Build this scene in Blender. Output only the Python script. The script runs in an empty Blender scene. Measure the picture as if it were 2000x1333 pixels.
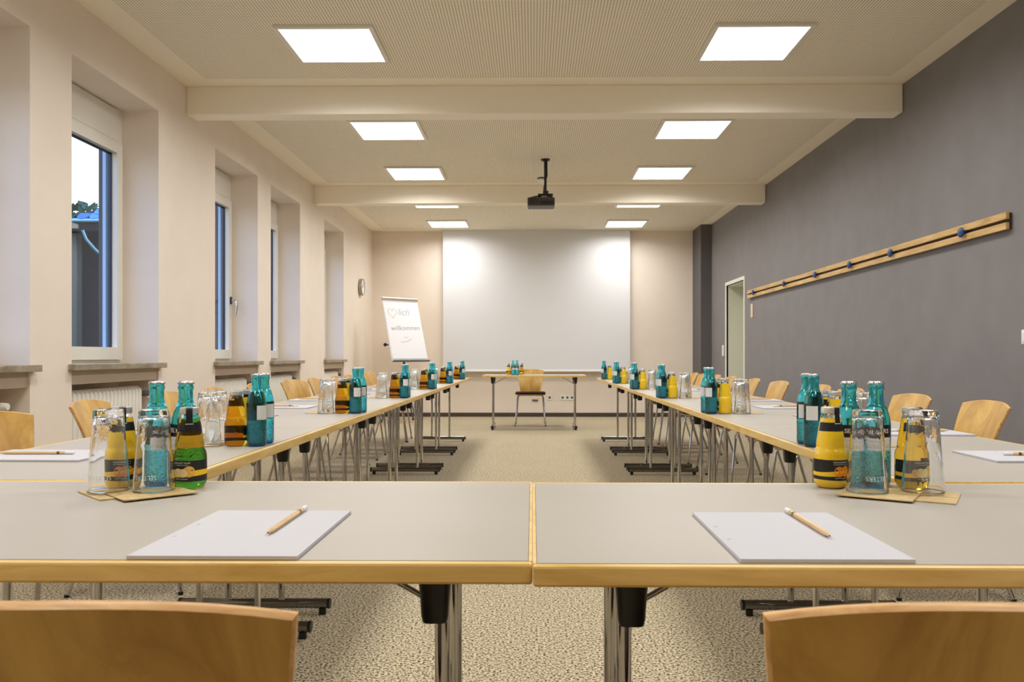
import bpy, bmesh, math, random
from mathutils import Vector, Matrix

random.seed(7)
SC = bpy.context.scene
COL = SC.collection
PI = math.pi

# ------------------------------------------------------------------ camera
EYE = 0.97
cam_data = bpy.data.cameras.new('camera')
cam_data.sensor_width = 36.0
cam_data.lens = 36.0 * 1600.0 / 2000.0
cam_data.shift_x = -0.010
cam_data.shift_y = 29.5 / 2000.0
cam_data.clip_start = 0.05
cam_data.clip_end = 300
cam_data.dof.use_dof = True
cam_data.dof.focus_distance = 2.6
cam_data.dof.aperture_fstop = 14.0
cam = bpy.data.objects.new('camera', cam_data)
cam.location = (0, 0, EYE)
cam.rotation_euler = (PI / 2, 0, 0.0126)
COL.objects.link(cam)
SC.camera = cam

# ------------------------------------------------------------------ sky, exposure
SC.view_settings.view_transform = 'Standard'
SC.view_settings.look = 'None'
SC.view_settings.exposure = 1.5
SC.view_settings.gamma = 1.0
SC.view_settings.use_curve_mapping = False
LAMP_WATT = 6.4
LAMP_SPREAD = math.radians(162)
LAMP_COLOR = (1.0, 0.985, 0.965)
SC.cycles.use_denoising = True
SC.cycles.max_bounces = 12
SC.cycles.diffuse_bounces = 6
SC.cycles.glossy_bounces = 6
SC.cycles.transmission_bounces = 12
SC.cycles.transparent_max_bounces = 16
SC.cycles.sample_clamp_indirect = 6.0
SC.cycles.blur_glossy = 0.3

world = bpy.data.worlds.new('dusk_sky')
SC.world = world
world.use_nodes = True
wn, wl = world.node_tree.nodes, world.node_tree.links
wn.clear()
w_out = wn.new('ShaderNodeOutputWorld')
w_bg = wn.new('ShaderNodeBackground')
w_tc = wn.new('ShaderNodeTexCoord')
w_sep = wn.new('ShaderNodeSeparateXYZ')
w_ramp = wn.new('ShaderNodeValToRGB')
wl.new(w_tc.outputs['Generated'], w_sep.inputs[0])
wl.new(w_sep.outputs['Z'], w_ramp.inputs[0])
w_ramp.color_ramp.elements[0].position = 0.0
w_ramp.color_ramp.elements[0].color = (0.80, 0.82, 0.95, 1)
w_ramp.color_ramp.elements[1].position = 0.75
w_ramp.color_ramp.elements[1].color = (0.16, 0.36, 0.95, 1)
_e = w_ramp.color_ramp.elements.new(0.30)
_e.color = (0.46, 0.62, 1.0, 1)
wl.new(w_ramp.outputs[0], w_bg.inputs[0])
w_bg.inputs[1].default_value = 1.15
wl.new(w_bg.outputs[0], w_out.inputs[0])

# ------------------------------------------------------------------ room numbers
XL, XR = -2.566, 2.72
YB, YF = 13.10, -3.60          # far wall, wall behind the camera
ZC = 2.97
TZ = 0.72                      # table height


# ------------------------------------------------------------------ materials
MATS = {}


def srgb(r, g, b):
    def f(c):
        c = c / 255.0
        return c / 12.92 if c <= 0.04045 else ((c + 0.055) / 1.055) ** 2.4
    return (f(r), f(g), f(b), 1.0)


def mat(name, col, rough=0.5, metal=0.0, **kw):
    m = bpy.data.materials.new(name)
    m.use_nodes = True
    p = m.node_tree.nodes['Principled BSDF']
    p.inputs['Base Color'].default_value = col if len(col) == 4 else (*col, 1)
    p.inputs['Roughness'].default_value = rough
    p.inputs['Metallic'].default_value = metal
    for k, v in kw.items():
        p.inputs[k.replace('_', ' ')].default_value = v
    MATS[name] = m
    return m


def nodes(m):
    return m.node_tree.nodes, m.node_tree.links, m.node_tree.nodes['Principled BSDF']


def noise_color(m, c1, c2, scale, detail=4, stretch=(1, 1, 1), lo=0.35, hi=0.65, bump=0.0, rough=0.6, dist=0.0, bdist=0.002):
    n, l, p = nodes(m)
    tc = n.new('ShaderNodeTexCoord')
    mp = n.new('ShaderNodeMapping')
    mp.inputs['Scale'].default_value = stretch
    nz = n.new('ShaderNodeTexNoise')
    nz.inputs['Scale'].default_value = scale
    nz.inputs['Detail'].default_value = detail
    nz.inputs['Roughness'].default_value = rough
    nz.inputs['Distortion'].default_value = dist
    rp = n.new('ShaderNodeValToRGB')
    rp.color_ramp.elements[0].position = lo
    rp.color_ramp.elements[1].position = hi
    rp.color_ramp.elements[0].color = c1
    rp.color_ramp.elements[1].color = c2
    l.new(tc.outputs['Object'], mp.inputs[0])
    l.new(mp.outputs[0], nz.inputs['Vector'])
    l.new(nz.outputs['Fac'], rp.inputs[0])
    l.new(rp.outputs[0], p.inputs['Base Color'])
    if bump:
        b = n.new('ShaderNodeBump')
        b.inputs['Strength'].default_value = bump
        b.inputs['Distance'].default_value = bdist
        l.new(nz.outputs['Fac'], b.inputs['Height'])
        l.new(b.outputs[0], p.inputs['Normal'])
    return m


def wood(name, dark, light, axis='x', scale=9.0, rough=0.38):
    m = mat(name, light, rough)
    st = {'x': (0.12, 1, 1), 'y': (1, 0.12, 1), 'z': (1, 1, 0.12)}[axis]
    noise_color(m, dark, light, scale, 6, st, 0.3, 0.68, 0.05, 0.62, 1.2)
    n, l, p = nodes(m)
    p.inputs['Coat Weight'].default_value = 0.12
    p.inputs['Coat Roughness'].default_value = 0.25
    return m


wall_m = mat('wall_paint_beige', srgb(238, 226, 212), 0.85)
noise_color(wall_m, srgb(236, 224, 210), srgb(240, 228, 214), 3.0, 3, bump=0.02)
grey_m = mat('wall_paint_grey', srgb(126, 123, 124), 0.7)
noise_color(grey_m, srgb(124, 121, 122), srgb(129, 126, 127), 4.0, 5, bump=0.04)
darkgrey_m = mat('pier_dark_grey', srgb(96, 93, 95), 0.7)  # tone of the pier, darker than the long wall
ceil_m = mat('ceiling_white', srgb(252, 244, 224), 0.9)
beam_m = mat('beam_white', srgb(253, 246, 230), 0.85)
base_m = mat('baseboard_dark', srgb(72, 60, 52), 0.5)
white_m = mat('window_white', srgb(232, 229, 218), 0.35)
rad_m = mat('radiator_white', srgb(233, 230, 220), 0.35)
gasket_m = mat('gasket_dark', srgb(22, 28, 44), 0.4)
sill_m = mat('sill_stone', srgb(150, 138, 118), 0.35)
noise_color(sill_m, srgb(122, 110, 92), srgb(178, 166, 144), 14, 7, (1, 0.4, 1), 0.3, 0.7, dist=1.0)
fascia_m = mat('sill_fascia', srgb(214, 199, 182), 0.85)
lam_m = mat('laminate_cream', srgb(178, 172, 163), 0.45)
lam_m.node_tree.nodes['Principled BSDF'].inputs['Specular IOR Level'].default_value = 0.25
noise_color(lam_m, srgb(176, 170, 160), srgb(181, 175, 166), 2.0, 2)
edge_m = wood('edge_beech', srgb(206, 166, 82), srgb(242, 210, 138), 'x', 22, 0.42)
chrome_m = mat('chrome', (0.56, 0.55, 0.54), 0.07, 1.0)
shaded_chrome_m = mat('chrome_dark_reflection', (0.26, 0.255, 0.25), 0.10, 1.0)  # chrome copy, darkened for the table underside it would mirror
black_m = mat('black_plastic', srgb(14, 13, 14), 0.32)
rubber_m = mat('black_rubber', srgb(12, 12, 12), 0.6)
ply_m = wood('beech_veneer', srgb(172, 124, 44), srgb(214, 172, 84), 'z', 11, 0.36)
plyedge_m = wood('beech_ply_edge', srgb(178, 128, 70), srgb(226, 182, 120), 'x', 40, 0.5)
pad_m = mat('seat_fabric_brown', srgb(58, 38, 30), 0.85)
noise_color(pad_m, srgb(46, 30, 24), srgb(72, 50, 40), 300, 2, bump=0.15)
paper_m = mat('paper_white', srgb(194, 194, 200), 0.75)
flip_m = mat('flip_paper', srgb(240, 240, 244), 0.75)
mark_m = mat('paper_grey_mark', srgb(178, 180, 188), 0.8)
pencil_m = wood('pencil_wood', srgb(204, 166, 116), srgb(226, 194, 146), 'x', 60, 0.5)
graphite_m = mat('graphite', srgb(60, 55, 50), 0.5)
eraser_m = mat('eraser_white', srgb(226, 226, 230), 0.5)
stamp_m = mat('pencil_stamp', srgb(84, 78, 40), 0.5)
kraft_m = mat('kraft_napkin', srgb(198, 174, 124), 0.85)
noise_color(kraft_m, srgb(186, 160, 108), srgb(208, 184, 136), 60, 4, bump=0.2)
cap_m = mat('crown_cap', srgb(196, 196, 200), 0.25, 0.85)
lid_m = mat('twist_lid', srgb(214, 211, 204), 0.3, 0.6)
lblack_m = mat('label_black', srgb(22, 18, 20), 0.4)
lwhite_m = mat('label_white', srgb(228, 230, 230), 0.5)
lnavy_m = mat('label_navy', srgb(16, 14, 40), 0.45)
lyellow_m = mat('label_yellow', srgb(250, 204, 24), 0.45)
lorange_m = mat('label_orange_fruit', srgb(240, 140, 20), 0.45)
lapple_m = mat('label_apple_fruit', srgb(232, 178, 84), 0.45)
lapple2_m = mat('label_apple_pale', srgb(244, 222, 160), 0.45)
screen_m = mat('screen_fabric', srgb(224, 225, 228), 0.8)
screenbar_m = mat('screen_bar', srgb(238, 238, 236), 0.4)
tray_m = mat('tray_grey', srgb(90, 90, 94), 0.4)
roll_m = mat('aluminium', srgb(205, 200, 190), 0.35, 0.4)
ink_m = mat('marker_grey', srgb(150, 150, 156), 0.8)
ink2_m = mat('marker_dark_grey', srgb(112, 112, 118), 0.8)
proj_m = mat('projector_dark', srgb(62, 56, 50), 0.4)
projb_m = mat('projector_black', srgb(22, 20, 19), 0.35)
rail_m = wood('rail_oak', srgb(178, 138, 74), srgb(222, 186, 122), 'y', 16, 0.45)
railgap_m = mat('rail_gap_shade', srgb(58, 46, 34), 0.8)
hook_m = mat('hook_blue', srgb(24, 62, 120), 0.35)
plate_m = mat('switch_white', srgb(236, 234, 228), 0.35)
plateb_m = mat('sensor_beige', srgb(222, 200, 176), 0.4)
door_m = mat('door_greygreen', srgb(206, 208, 192), 0.45)
frame_m = mat('door_frame_white', srgb(226, 226, 216), 0.4)
clock_m = mat('clock_metal', srgb(176, 168, 154), 0.3, 0.5)
detector_m = mat('detector_white', srgb(240, 240, 246), 0.4)
slate_m = mat('slate_blue', srgb(88, 148, 196), 0.35)
_n, _l, _p = slate_m.node_tree.nodes, slate_m.node_tree.links, slate_m.node_tree.nodes['Principled BSDF']
_oi = _n.new('ShaderNodeObjectInfo')
_rp = _n.new('ShaderNodeValToRGB')
_rp.color_ramp.elements[0].color = srgb(48, 100, 150)
_rp.color_ramp.elements[1].color = srgb(104, 166, 208)
_l.new(_oi.outputs['Random'], _rp.inputs[0])
_l.new(_rp.outputs[0], _p.inputs['Base Color'])
underlay_m = mat('roof_underlay', srgb(30, 36, 44), 0.8)
brick_m = mat('house_wall_brown', srgb(24, 23, 24), 0.9)
post_m = mat('house_post', srgb(84, 88, 76), 0.8)
gutter_m = mat('gutter_zinc', srgb(150, 200, 214), 0.3, 0.6)
leaf_m = mat('leaf_green', srgb(58, 92, 62), 0.8)
bark_m = mat('bark', srgb(70, 58, 48), 0.9)
lawn_m = mat('lawn', srgb(60, 74, 50), 0.95)
sky_tint_m = mat('sky_tinted_guide', srgb(176, 208, 236), 0.35)

# carpet: salt and pepper loop pile
carpet_m = mat('carpet_speckled', srgb(170, 158, 134), 0.95)
n, l, p = nodes(carpet_m)
tc = n.new('ShaderNodeTexCoord')
nz = n.new('ShaderNodeTexNoise')
nz.inputs['Scale'].default_value = 115
nz.inputs['Detail'].default_value = 2
nz.inputs['Roughness'].default_value = 0.7
rp = n.new('ShaderNodeValToRGB')
cr = rp.color_ramp
cr.elements[0].position = 0.38
cr.elements[0].color = srgb(44, 37, 28)
cr.elements[1].position = 0.58
cr.elements[1].color = srgb(216, 202, 170)
e_ = cr.elements.new(0.47)
e_.color = srgb(164, 149, 118)
nz2 = n.new('ShaderNodeTexNoise')
nz2.inputs['Scale'].default_value = 2.2
nz2.inputs['Detail'].default_value = 3
mx = n.new('ShaderNodeMixRGB')
mx.blend_type = 'MULTIPLY'
mx.inputs[0].default_value = 0.12
l.new(tc.outputs['Object'], nz.inputs['Vector'])
l.new(tc.outputs['Object'], nz2.inputs['Vector'])
l.new(nz.outputs['Fac'], rp.inputs[0])
l.new(rp.outputs[0], mx.inputs[1])
l.new(nz2.outputs['Fac'], mx.inputs[2])
l.new(mx.outputs[0], p.inputs['Base Color'])
bp = n.new('ShaderNodeBump')
bp.inputs['Strength'].default_value = 0.2
bp.inputs['Distance'].default_value = 0.003
l.new(nz.outputs['Fac'], bp.inputs['Height'])
l.new(bp.outputs[0], p.inputs['Normal'])

# perforated acoustic plaster board: a grid of round holes, 18 mm pitch
perf_m = mat('ceiling_perforated', srgb(252, 244, 224), 0.9)
n, l, p = nodes(perf_m)
tc = n.new('ShaderNodeTexCoord')
sp = n.new('ShaderNodeSeparateXYZ')
l.new(tc.outputs['Object'], sp.inputs[0])


def math_node(n, l, op, a, b=None):
    q = n.new('ShaderNodeMath')
    q.operation = op
    for i, v in enumerate((a, b)):
        if v is None:
            continue
        if isinstance(v, (int, float)):
            q.inputs[i].default_value = v
        else:
            l.new(v, q.inputs[i])
    return q.outputs[0]


def cell(out):
    a = math_node(n, l, 'MULTIPLY', out, 1 / 0.0180)
    a = math_node(n, l, 'FRACT', a)
    a = math_node(n, l, 'SUBTRACT', a, 0.5)
    return math_node(n, l, 'MULTIPLY', a, a)


r2 = math_node(n, l, 'ADD', cell(sp.outputs['X']), cell(sp.outputs['Y']))
hole = math_node(n, l, 'LESS_THAN', r2, 0.23 ** 2)
mx = n.new('ShaderNodeMixRGB')
mx.inputs[1].default_value = srgb(252, 244, 224)
mx.inputs[2].default_value = srgb(120, 108, 90)
l.new(hole, mx.inputs[0])
l.new(mx.outputs[0], p.inputs['Base Color'])

# glasses
def absorb(m, r, g, b_):
    """coloured by depth: light is absorbed along the way through the body"""
    n, l = m.node_tree.nodes, m.node_tree.links
    va = n.new('ShaderNodeVolumeAbsorption')
    d = max(r, g, b_)
    va.inputs['Color'].default_value = (1 - r / d, 1 - g / d, 1 - b_ / d, 1)
    va.inputs['Density'].default_value = d
    l.new(va.outputs[0], n['Material Output'].inputs['Volume'])


teal_m = mat('bottle_glass_teal', (1, 1, 1, 1), 0.0, 0.0, Transmission_Weight=1.0, IOR=1.5)
absorb(teal_m, 480, 62, 27)
n, l, p = nodes(teal_m)
tc = n.new('ShaderNodeTexCoord')
sp = n.new('ShaderNodeSeparateXYZ')
l.new(tc.outputs['Object'], sp.inputs[0])
low = math_node(n, l, 'LESS_THAN', sp.outputs['Z'], 0.062)
vz = n.new('ShaderNodeTexNoise')
vz.inputs['Scale'].default_value = 95
vz.inputs['Distortion'].default_value = 2.5
l.new(tc.outputs['Object'], vz.inputs['Vector'])
hgt = math_node(n, l, 'MULTIPLY', vz.outputs['Fac'], low)
bp = n.new('ShaderNodeBump')
bp.inputs['Strength'].default_value = 0.8
bp.inputs['Distance'].default_value = 0.003
l.new(hgt, bp.inputs['Height'])
l.new(bp.outputs[0], p.inputs['Normal'])
water_m = mat('mineral_water', (1, 1, 1, 1), 0.0, 0.0, Transmission_Weight=1.0, IOR=1.33)
clear_m = mat('clear_glass', (0.97, 0.985, 0.98, 1), 0.0, 0.0, Transmission_Weight=1.0, IOR=1.47)
tumbler_m = mat('tumbler_glass', (0.98, 0.99, 0.985, 1), 0.0, 0.0, Transmission_Weight=1.0, IOR=1.5)
n, l, p = nodes(tumbler_m)
tc = n.new('ShaderNodeTexCoord')
sp = n.new('ShaderNodeSeparateXYZ')
l.new(tc.outputs['Object'], sp.inputs[0])
mr = n.new('ShaderNodeMapRange')
mr.inputs['From Min'].default_value = 0.060
mr.inputs['From Max'].default_value = 0.110
l.new(sp.outputs['Z'], mr.inputs['Value'])
vz = n.new('ShaderNodeTexNoise')
vz.inputs['Scale'].default_value = 48
vz.inputs['Detail'].default_value = 1
vz.inputs['Distortion'].default_value = 2.0
l.new(tc.outputs['Object'], vz.inputs['Vector'])
bp = n.new('ShaderNodeBump')
bp.inputs['Strength'].default_value = 0.18
bp.inputs['Distance'].default_value = 0.003
l.new(math_node(n, l, 'MULTIPLY', vz.outputs['Fac'], mr.outputs[0]), bp.inputs['Height'])
l.new(bp.outputs[0], p.inputs['Normal'])
etch_m = mat('glass_etching', srgb(225, 232, 232), 0.6)
amber_m = mat('apple_juice', (1, 1, 1, 1), 0.0, 0.0, Transmission_Weight=1.0, IOR=1.38)
absorb(amber_m, 1.6, 6.8, 85.0)
orange_m = mat('label_orange_fruit', srgb(240, 140, 20), 0.45)
lapple_m = mat('label_apple_fruit', srgb(232, 178, 84), 0.45)
lapple2_m = mat('label_apple_pale', srgb(244, 222, 160), 0.45)
screen_m = mat('screen_fabric', srgb(224, 225, 228), 0.8)
screenbar_m = mat('screen_bar', srgb(238, 238, 236), 0.4)
tray_m = mat('tray_grey', srgb(90, 90, 94), 0.4)
roll_m = mat('aluminium', srgb(205, 200, 190), 0.35, 0.4)
ink_m = mat('marker_grey', srgb(150, 150, 156), 0.8)
ink2_m = mat('marker_dark_grey', srgb(112, 112, 118), 0.8)
proj_m = mat('projector_dark', srgb(62, 56, 50), 0.4)
projb_m = mat('projector_black', srgb(22, 20, 19), 0.35)
rail_m = wood('rail_oak', srgb(178, 138, 74), srgb(222, 186, 122), 'y', 16, 0.45)
railgap_m = mat('rail_gap_shade', srgb(58, 46, 34), 0.8)
hook_m = mat('hook_blue', srgb(24, 62, 120), 0.35)
plate_m = mat('switch_white', srgb(236, 234, 228), 0.35)
plateb_m = mat('sensor_beige', srgb(222, 200, 176), 0.4)
door_m = mat('door_greygreen', srgb(206, 208, 192), 0.45)
frame_m = mat('door_frame_white', srgb(226, 226, 216), 0.4)
clock_m = mat('clock_metal', srgb(176, 168, 154), 0.3, 0.5)
detector_m = mat('detector_white', srgb(240, 240, 246), 0.4)
slate_m = mat('slate_blue', srgb(88, 148, 196), 0.35)
_n, _l, _p = slate_m.node_tree.nodes, slate_m.node_tree.links, slate_m.node_tree.nodes['Principled BSDF']
_oi = _n.new('ShaderNodeObjectInfo')
_rp = _n.new('ShaderNodeValToRGB')
_rp.color_ramp.elements[0].color = srgb(48, 100, 150)
_rp.color_ramp.elements[1].color = srgb(104, 166, 208)
_l.new(_oi.outputs['Random'], _rp.inputs[0])
_l.new(_rp.outputs[0], _p.inputs['Base Color'])
underlay_m = mat('roof_underlay', srgb(30, 36, 44), 0.8)
brick_m = mat('house_wall_brown', srgb(24, 23, 24), 0.9)
post_m = mat('house_post', srgb(84, 88, 76), 0.8)
gutter_m = mat('gutter_zinc', srgb(150, 200, 214), 0.3, 0.6)
leaf_m = mat('leaf_green', srgb(58, 92, 62), 0.8)
bark_m = mat('bark', srgb(70, 58, 48), 0.9)
lawn_m = mat('lawn', srgb(60, 74, 50), 0.95)
sky_tint_m = mat('sky_tinted_guide', srgb(176, 208, 236), 0.35)  # pale blue holds the sky light falling on this strip

# carpet: salt and pepper loop pile
carpet_m = mat('carpet_speckled', srgb(170, 158, 134), 0.95)
n, l, p = nodes(carpet_m)
tc = n.new('ShaderNodeTexCoord')
nz = n.new('ShaderNodeTexNoise')
nz.inputs['Scale'].default_value = 115
nz.inputs['Detail'].default_value = 2
nz.inputs['Roughness'].default_value = 0.7
rp = n.new('ShaderNodeValToRGB')
cr = rp.color_ramp
cr.elements[0].position = 0.38
cr.elements[0].color = srgb(44, 37, 28)
cr.elements[1].position = 0.58
cr.elements[1].color = srgb(216, 202, 170)
e_ = cr.elements.new(0.47)
e_.color = srgb(164, 149, 118)
nz2 = n.new('ShaderNodeTexNoise')
nz2.inputs['Scale'].default_value = 2.2
nz2.inputs['Detail'].default_value = 3
mx = n.new('ShaderNodeMixRGB')
mx.blend_type = 'MULTIPLY'
mx.inputs[0].default_value = 0.12
l.new(tc.outputs['Object'], nz.inputs['Vector'])
l.new(tc.outputs['Object'], nz2.inputs['Vector'])
l.new(nz.outputs['Fac'], rp.inputs[0])
l.new(rp.outputs[0], mx.inputs[1])
l.new(nz2.outputs['Fac'], mx.inputs[2])
l.new(mx.outputs[0], p.inputs['Base Color'])
bp = n.new('ShaderNodeBump')
bp.inputs['Strength'].default_value = 0.2
bp.inputs['Distance'].default_value = 0.003
l.new(nz.outputs['Fac'], bp.inputs['Height'])
l.new(bp.outputs[0], p.inputs['Normal'])

# perforated acoustic plaster board: a grid of round holes, 18 mm pitch
perf_m = mat('ceiling_perforated', srgb(252, 244, 224), 0.9)
n, l, p = nodes(perf_m)
tc = n.new('ShaderNodeTexCoord')
sp = n.new('ShaderNodeSeparateXYZ')
l.new(tc.outputs['Object'], sp.inputs[0])


def math_node(n, l, op, a, b=None):
    q = n.new('ShaderNodeMath')
    q.operation = op
    for i, v in enumerate((a, b)):
        if v is None:
            continue
        if isinstance(v, (int, float)):
            q.inputs[i].default_value = v
        else:
            l.new(v, q.inputs[i])
    return q.outputs[0]


def cell(out):
    a = math_node(n, l, 'MULTIPLY', out, 1 / 0.0180)
    a = math_node(n, l, 'FRACT', a)
    a = math_node(n, l, 'SUBTRACT', a, 0.5)
    return math_node(n, l, 'MULTIPLY', a, a)


r2 = math_node(n, l, 'ADD', cell(sp.outputs['X']), cell(sp.outputs['Y']))
hole = math_node(n, l, 'LESS_THAN', r2, 0.23 ** 2)
mx = n.new('ShaderNodeMixRGB')
mx.inputs[1].default_value = srgb(252, 244, 224)
mx.inputs[2].default_value = srgb(120, 108, 90)
l.new(hole, mx.inputs[0])
l.new(mx.outputs[0], p.inputs['Base Color'])

# glasses
def absorb(m, r, g, b_):
    """coloured by depth: light is absorbed along the way through the body"""
    n, l = m.node_tree.nodes, m.node_tree.links
    va = n.new('ShaderNodeVolumeAbsorption')
    d = max(r, g, b_)
    va.inputs['Color'].default_value = (1 - r / d, 1 - g / d, 1 - b_ / d, 1)
    va.inputs['Density'].default_value = d
    l.new(va.outputs[0], n['Material Output'].inputs['Volume'])


teal_m = mat('bottle_glass_teal', (1, 1, 1, 1), 0.0, 0.0, Transmission_Weight=1.0, IOR=1.5)
absorb(teal_m, 480, 62, 27)
n, l, p = nodes(teal_m)
tc = n.new('ShaderNodeTexCoord')
sp = n.new('ShaderNodeSeparateXYZ')
l.new(tc.outputs['Object'], sp.inputs[0])
low = math_node(n, l, 'LESS_THAN', sp.outputs['Z'], 0.062)
vz = n.new('ShaderNodeTexNoise')
vz.inputs['Scale'].default_value = 95
vz.inputs['Distortion'].default_value = 2.5
l.new(tc.outputs['Object'], vz.inputs['Vector'])
hgt = math_node(n, l, 'MULTIPLY', vz.outputs['Fac'], low)
bp = n.new('ShaderNodeBump')
bp.inputs['Strength'].default_value = 0.8
bp.inputs['Distance'].default_value = 0.003
l.new(hgt, bp.inputs['Height'])
l.new(bp.outputs[0], p.inputs['Normal'])
water_m = mat('mineral_water', (1, 1, 1, 1), 0.0, 0.0, Transmission_Weight=1.0, IOR=1.33)
clear_m = mat('clear_glass', (0.97, 0.985, 0.98, 1), 0.0, 0.0, Transmission_Weight=1.0, IOR=1.47)
tumbler_m = mat('tumbler_glass', (0.98, 0.99, 0.985, 1), 0.0, 0.0, Transmission_Weight=1.0, IOR=1.5)
n, l, p = nodes(tumbler_m)
tc = n.new('ShaderNodeTexCoord')
sp = n.new('ShaderNodeSeparateXYZ')
l.new(tc.outputs['Object'], sp.inputs[0])
mr = n.new('ShaderNodeMapRange')
mr.inputs['From Min'].default_value = 0.060
mr.inputs['From Max'].default_value = 0.110
l.new(sp.outputs['Z'], mr.inputs['Value'])
vz = n.new('ShaderNodeTexNoise')
vz.inputs['Scale'].default_value = 48
vz.inputs['Detail'].default_value = 1
vz.inputs['Distortion'].default_value = 2.0
l.new(tc.outputs['Object'], vz.inputs['Vector'])
bp = n.new('ShaderNodeBump')
bp.inputs['Strength'].default_value = 0.18
bp.inputs['Distance'].default_value = 0.003
l.new(math_node(n, l, 'MULTIPLY', vz.outputs['Fac'], mr.outputs[0]), bp.inputs['Height'])
l.new(bp.outputs[0], p.inputs['Normal'])
etch_m = mat('glass_etching', srgb(225, 232, 232), 0.6)
amber_m = mat('apple_juice', (0.93, 0.60, 0.045, 1), 0.0, 0.0, Transmission_Weight=1.0, IOR=1.36)
orange_m = mat('orange_juice', srgb(246, 204, 4), 0.35, 0.0, Coat_Weight=1.0, Coat_Roughness=0.03)
orange_m.node_tree.nodes['Principled BSDF'].inputs['Subsurface Weight'].default_value = 0.1
orange_m.node_tree.nodes['Principled BSDF'].inputs['Subsurface Radius'].default_value = (0.02, 0.012, 0.003)
orange_m.node_tree.nodes['Principled BSDF'].inputs['Subsurface Scale'].default_value = 0.5

pane_m = bpy.data.materials.new('window_pane')
pane_m.use_nodes = True
n, l = pane_m.node_tree.nodes, pane_m.node_tree.links
n.clear()
o_ = n.new('ShaderNodeOutputMaterial')
t_ = n.new('ShaderNodeBsdfTransparent')
t_.inputs[0].default_value = (0.93, 0.96, 0.97, 1)
g_ = n.new('ShaderNodeBsdfGlossy')
g_.inputs['Roughness'].default_value = 0.0
f_ = n.new('ShaderNodeLayerWeight')
f_.inputs[0].default_value = 0.5
p5_ = n.new('ShaderNodeMath')
p5_.operation = 'POWER'
p5_.inputs[1].default_value = 5.0
l.new(f_.outputs['Facing'], p5_.inputs[0])
a5_ = n.new('ShaderNodeMath')
a5_.operation = 'MULTIPLY_ADD'
a5_.inputs[1].default_value = 0.92
a5_.inputs[2].default_value = 0.03
l.new(p5_.outputs[0], a5_.inputs[0])
m_ = n.new('ShaderNodeMixShader')
l.new(a5_.outputs[0], m_.inputs[0])
l.new(t_.outputs[0], m_.inputs[1])
l.new(g_.outputs[0], m_.inputs[2])
l.new(m_.outputs[0], o_.inputs[0])

led_m = bpy.data.materials.new('led_diffuser')
led_m.use_nodes = True
p = led_m.node_tree.nodes['Principled BSDF']
p.inputs['Base Color'].default_value = (0.9, 0.9, 0.9, 1)
p.inputs['Emission Color'].default_value = (*LAMP_COLOR, 1)
p.inputs['Emission Strength'].default_value = 1.0


# ------------------------------------------------------------------ mesh helpers
def bx(bm, x0, x1, y0, y1, z0, z1, bevel=0.0, seg=2):
    vs = [bm.verts.new((x, y, z)) for x in (x0, x1) for y in (y0, y1) for z in (z0, z1)]
    fs = [(0, 1, 3, 2), (4, 6, 7, 5), (0, 4, 5, 1), (2, 3, 7, 6), (0, 2, 6, 4), (1, 5, 7, 3)]
    faces = [bm.faces.new([vs[i] for i in f]) for f in fs]
    if bevel:
        es = set()
        for f in faces:
            es.update(f.edges)
        bmesh.ops.bevel(bm, geom=list(es), offset=bevel, segments=seg, affect='EDGES', profile=0.5)


def mesh_from(bm, name, smooth=False, angle=None):
    bmesh.ops.recalc_face_normals(bm, faces=bm.faces)
    me = bpy.data.meshes.new(name)
    bm.to_mesh(me)
    bm.free()
    if smooth:
        for f in me.polygons:
            f.use_smooth = True
        if angle:
            me.set_sharp_from_angle(angle=math.radians(angle))
    return me


def box_mesh(name, x0, x1, y0, y1, z0, z1, bevel=0.0, seg=2):
    bm = bmesh.new()
    bx(bm, x0, x1, y0, y1, z0, z1, bevel, seg)
    return mesh_from(bm, name)


def boxes_mesh(name, lst):
    bm = bmesh.new()
    for b in lst:
        bx(bm, *b)
    return mesh_from(bm, name)


def lathe(name, prof, n=32, angle=40):
    bm = bmesh.new()
    rings = []
    for r, z in prof:
        if r < 1e-6:
            rings.append([bm.verts.new((0, 0, z))])
        else:
            rings.append([bm.verts.new((r * math.cos(2 * PI * i / n), r * math.sin(2 * PI * i / n), z)) for i in range(n)])
    for a, b in zip(rings, rings[1:]):
        for i in range(n):
            j = (i + 1) % n
            if len(a) == 1 and len(b) == 1:
                continue
            if len(a) == 1:
                bm.faces.new((a[0], b[i], b[j]))
            elif len(b) == 1:
                bm.faces.new((a[i], b[0], a[j]))
            else:
                bm.faces.new((a[i], b[i], b[j], a[j]))
    return mesh_from(bm, name, True, angle)


def tube_into(bm, pts, r, n=10, caps=True):
    pts = [Vector(p_) for p_ in pts]
    prev = None
    rings = []
    up = None
    for i, p_ in enumerate(pts):
        if i == 0:
            d = (pts[1] - p_).normalized()
        elif i == len(pts) - 1:
            d = (p_ - pts[i - 1]).normalized()
        else:
            d = ((pts[i + 1] - p_).normalized() + (p_ - pts[i - 1]).normalized()).normalized()
        if up is None:
            up = d.orthogonal().normalized()
        else:
            up = (up - d * up.dot(d)).normalized()
        side = d.cross(up)
        rr = r[i] if isinstance(r, (list, tuple)) else r
        rings.append([bm.verts.new(p_ + (up * math.cos(2 * PI * k / n) + side * math.sin(2 * PI * k / n)) * rr) for k in range(n)])
    for a, b in zip(rings, rings[1:]):
        for k in range(n):
            j = (k + 1) % n
            bm.faces.new((a[k], b[k], b[j], a[j]))
    if caps:
        bm.faces.new(rings[0])
        bm.faces.new(rings[-1][::-1])


def tube(name, pts, r, n=10):
    bm = bmesh.new()
    tube_into(bm, pts, r, n)
    return mesh_from(bm, name, True, 50)


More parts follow.
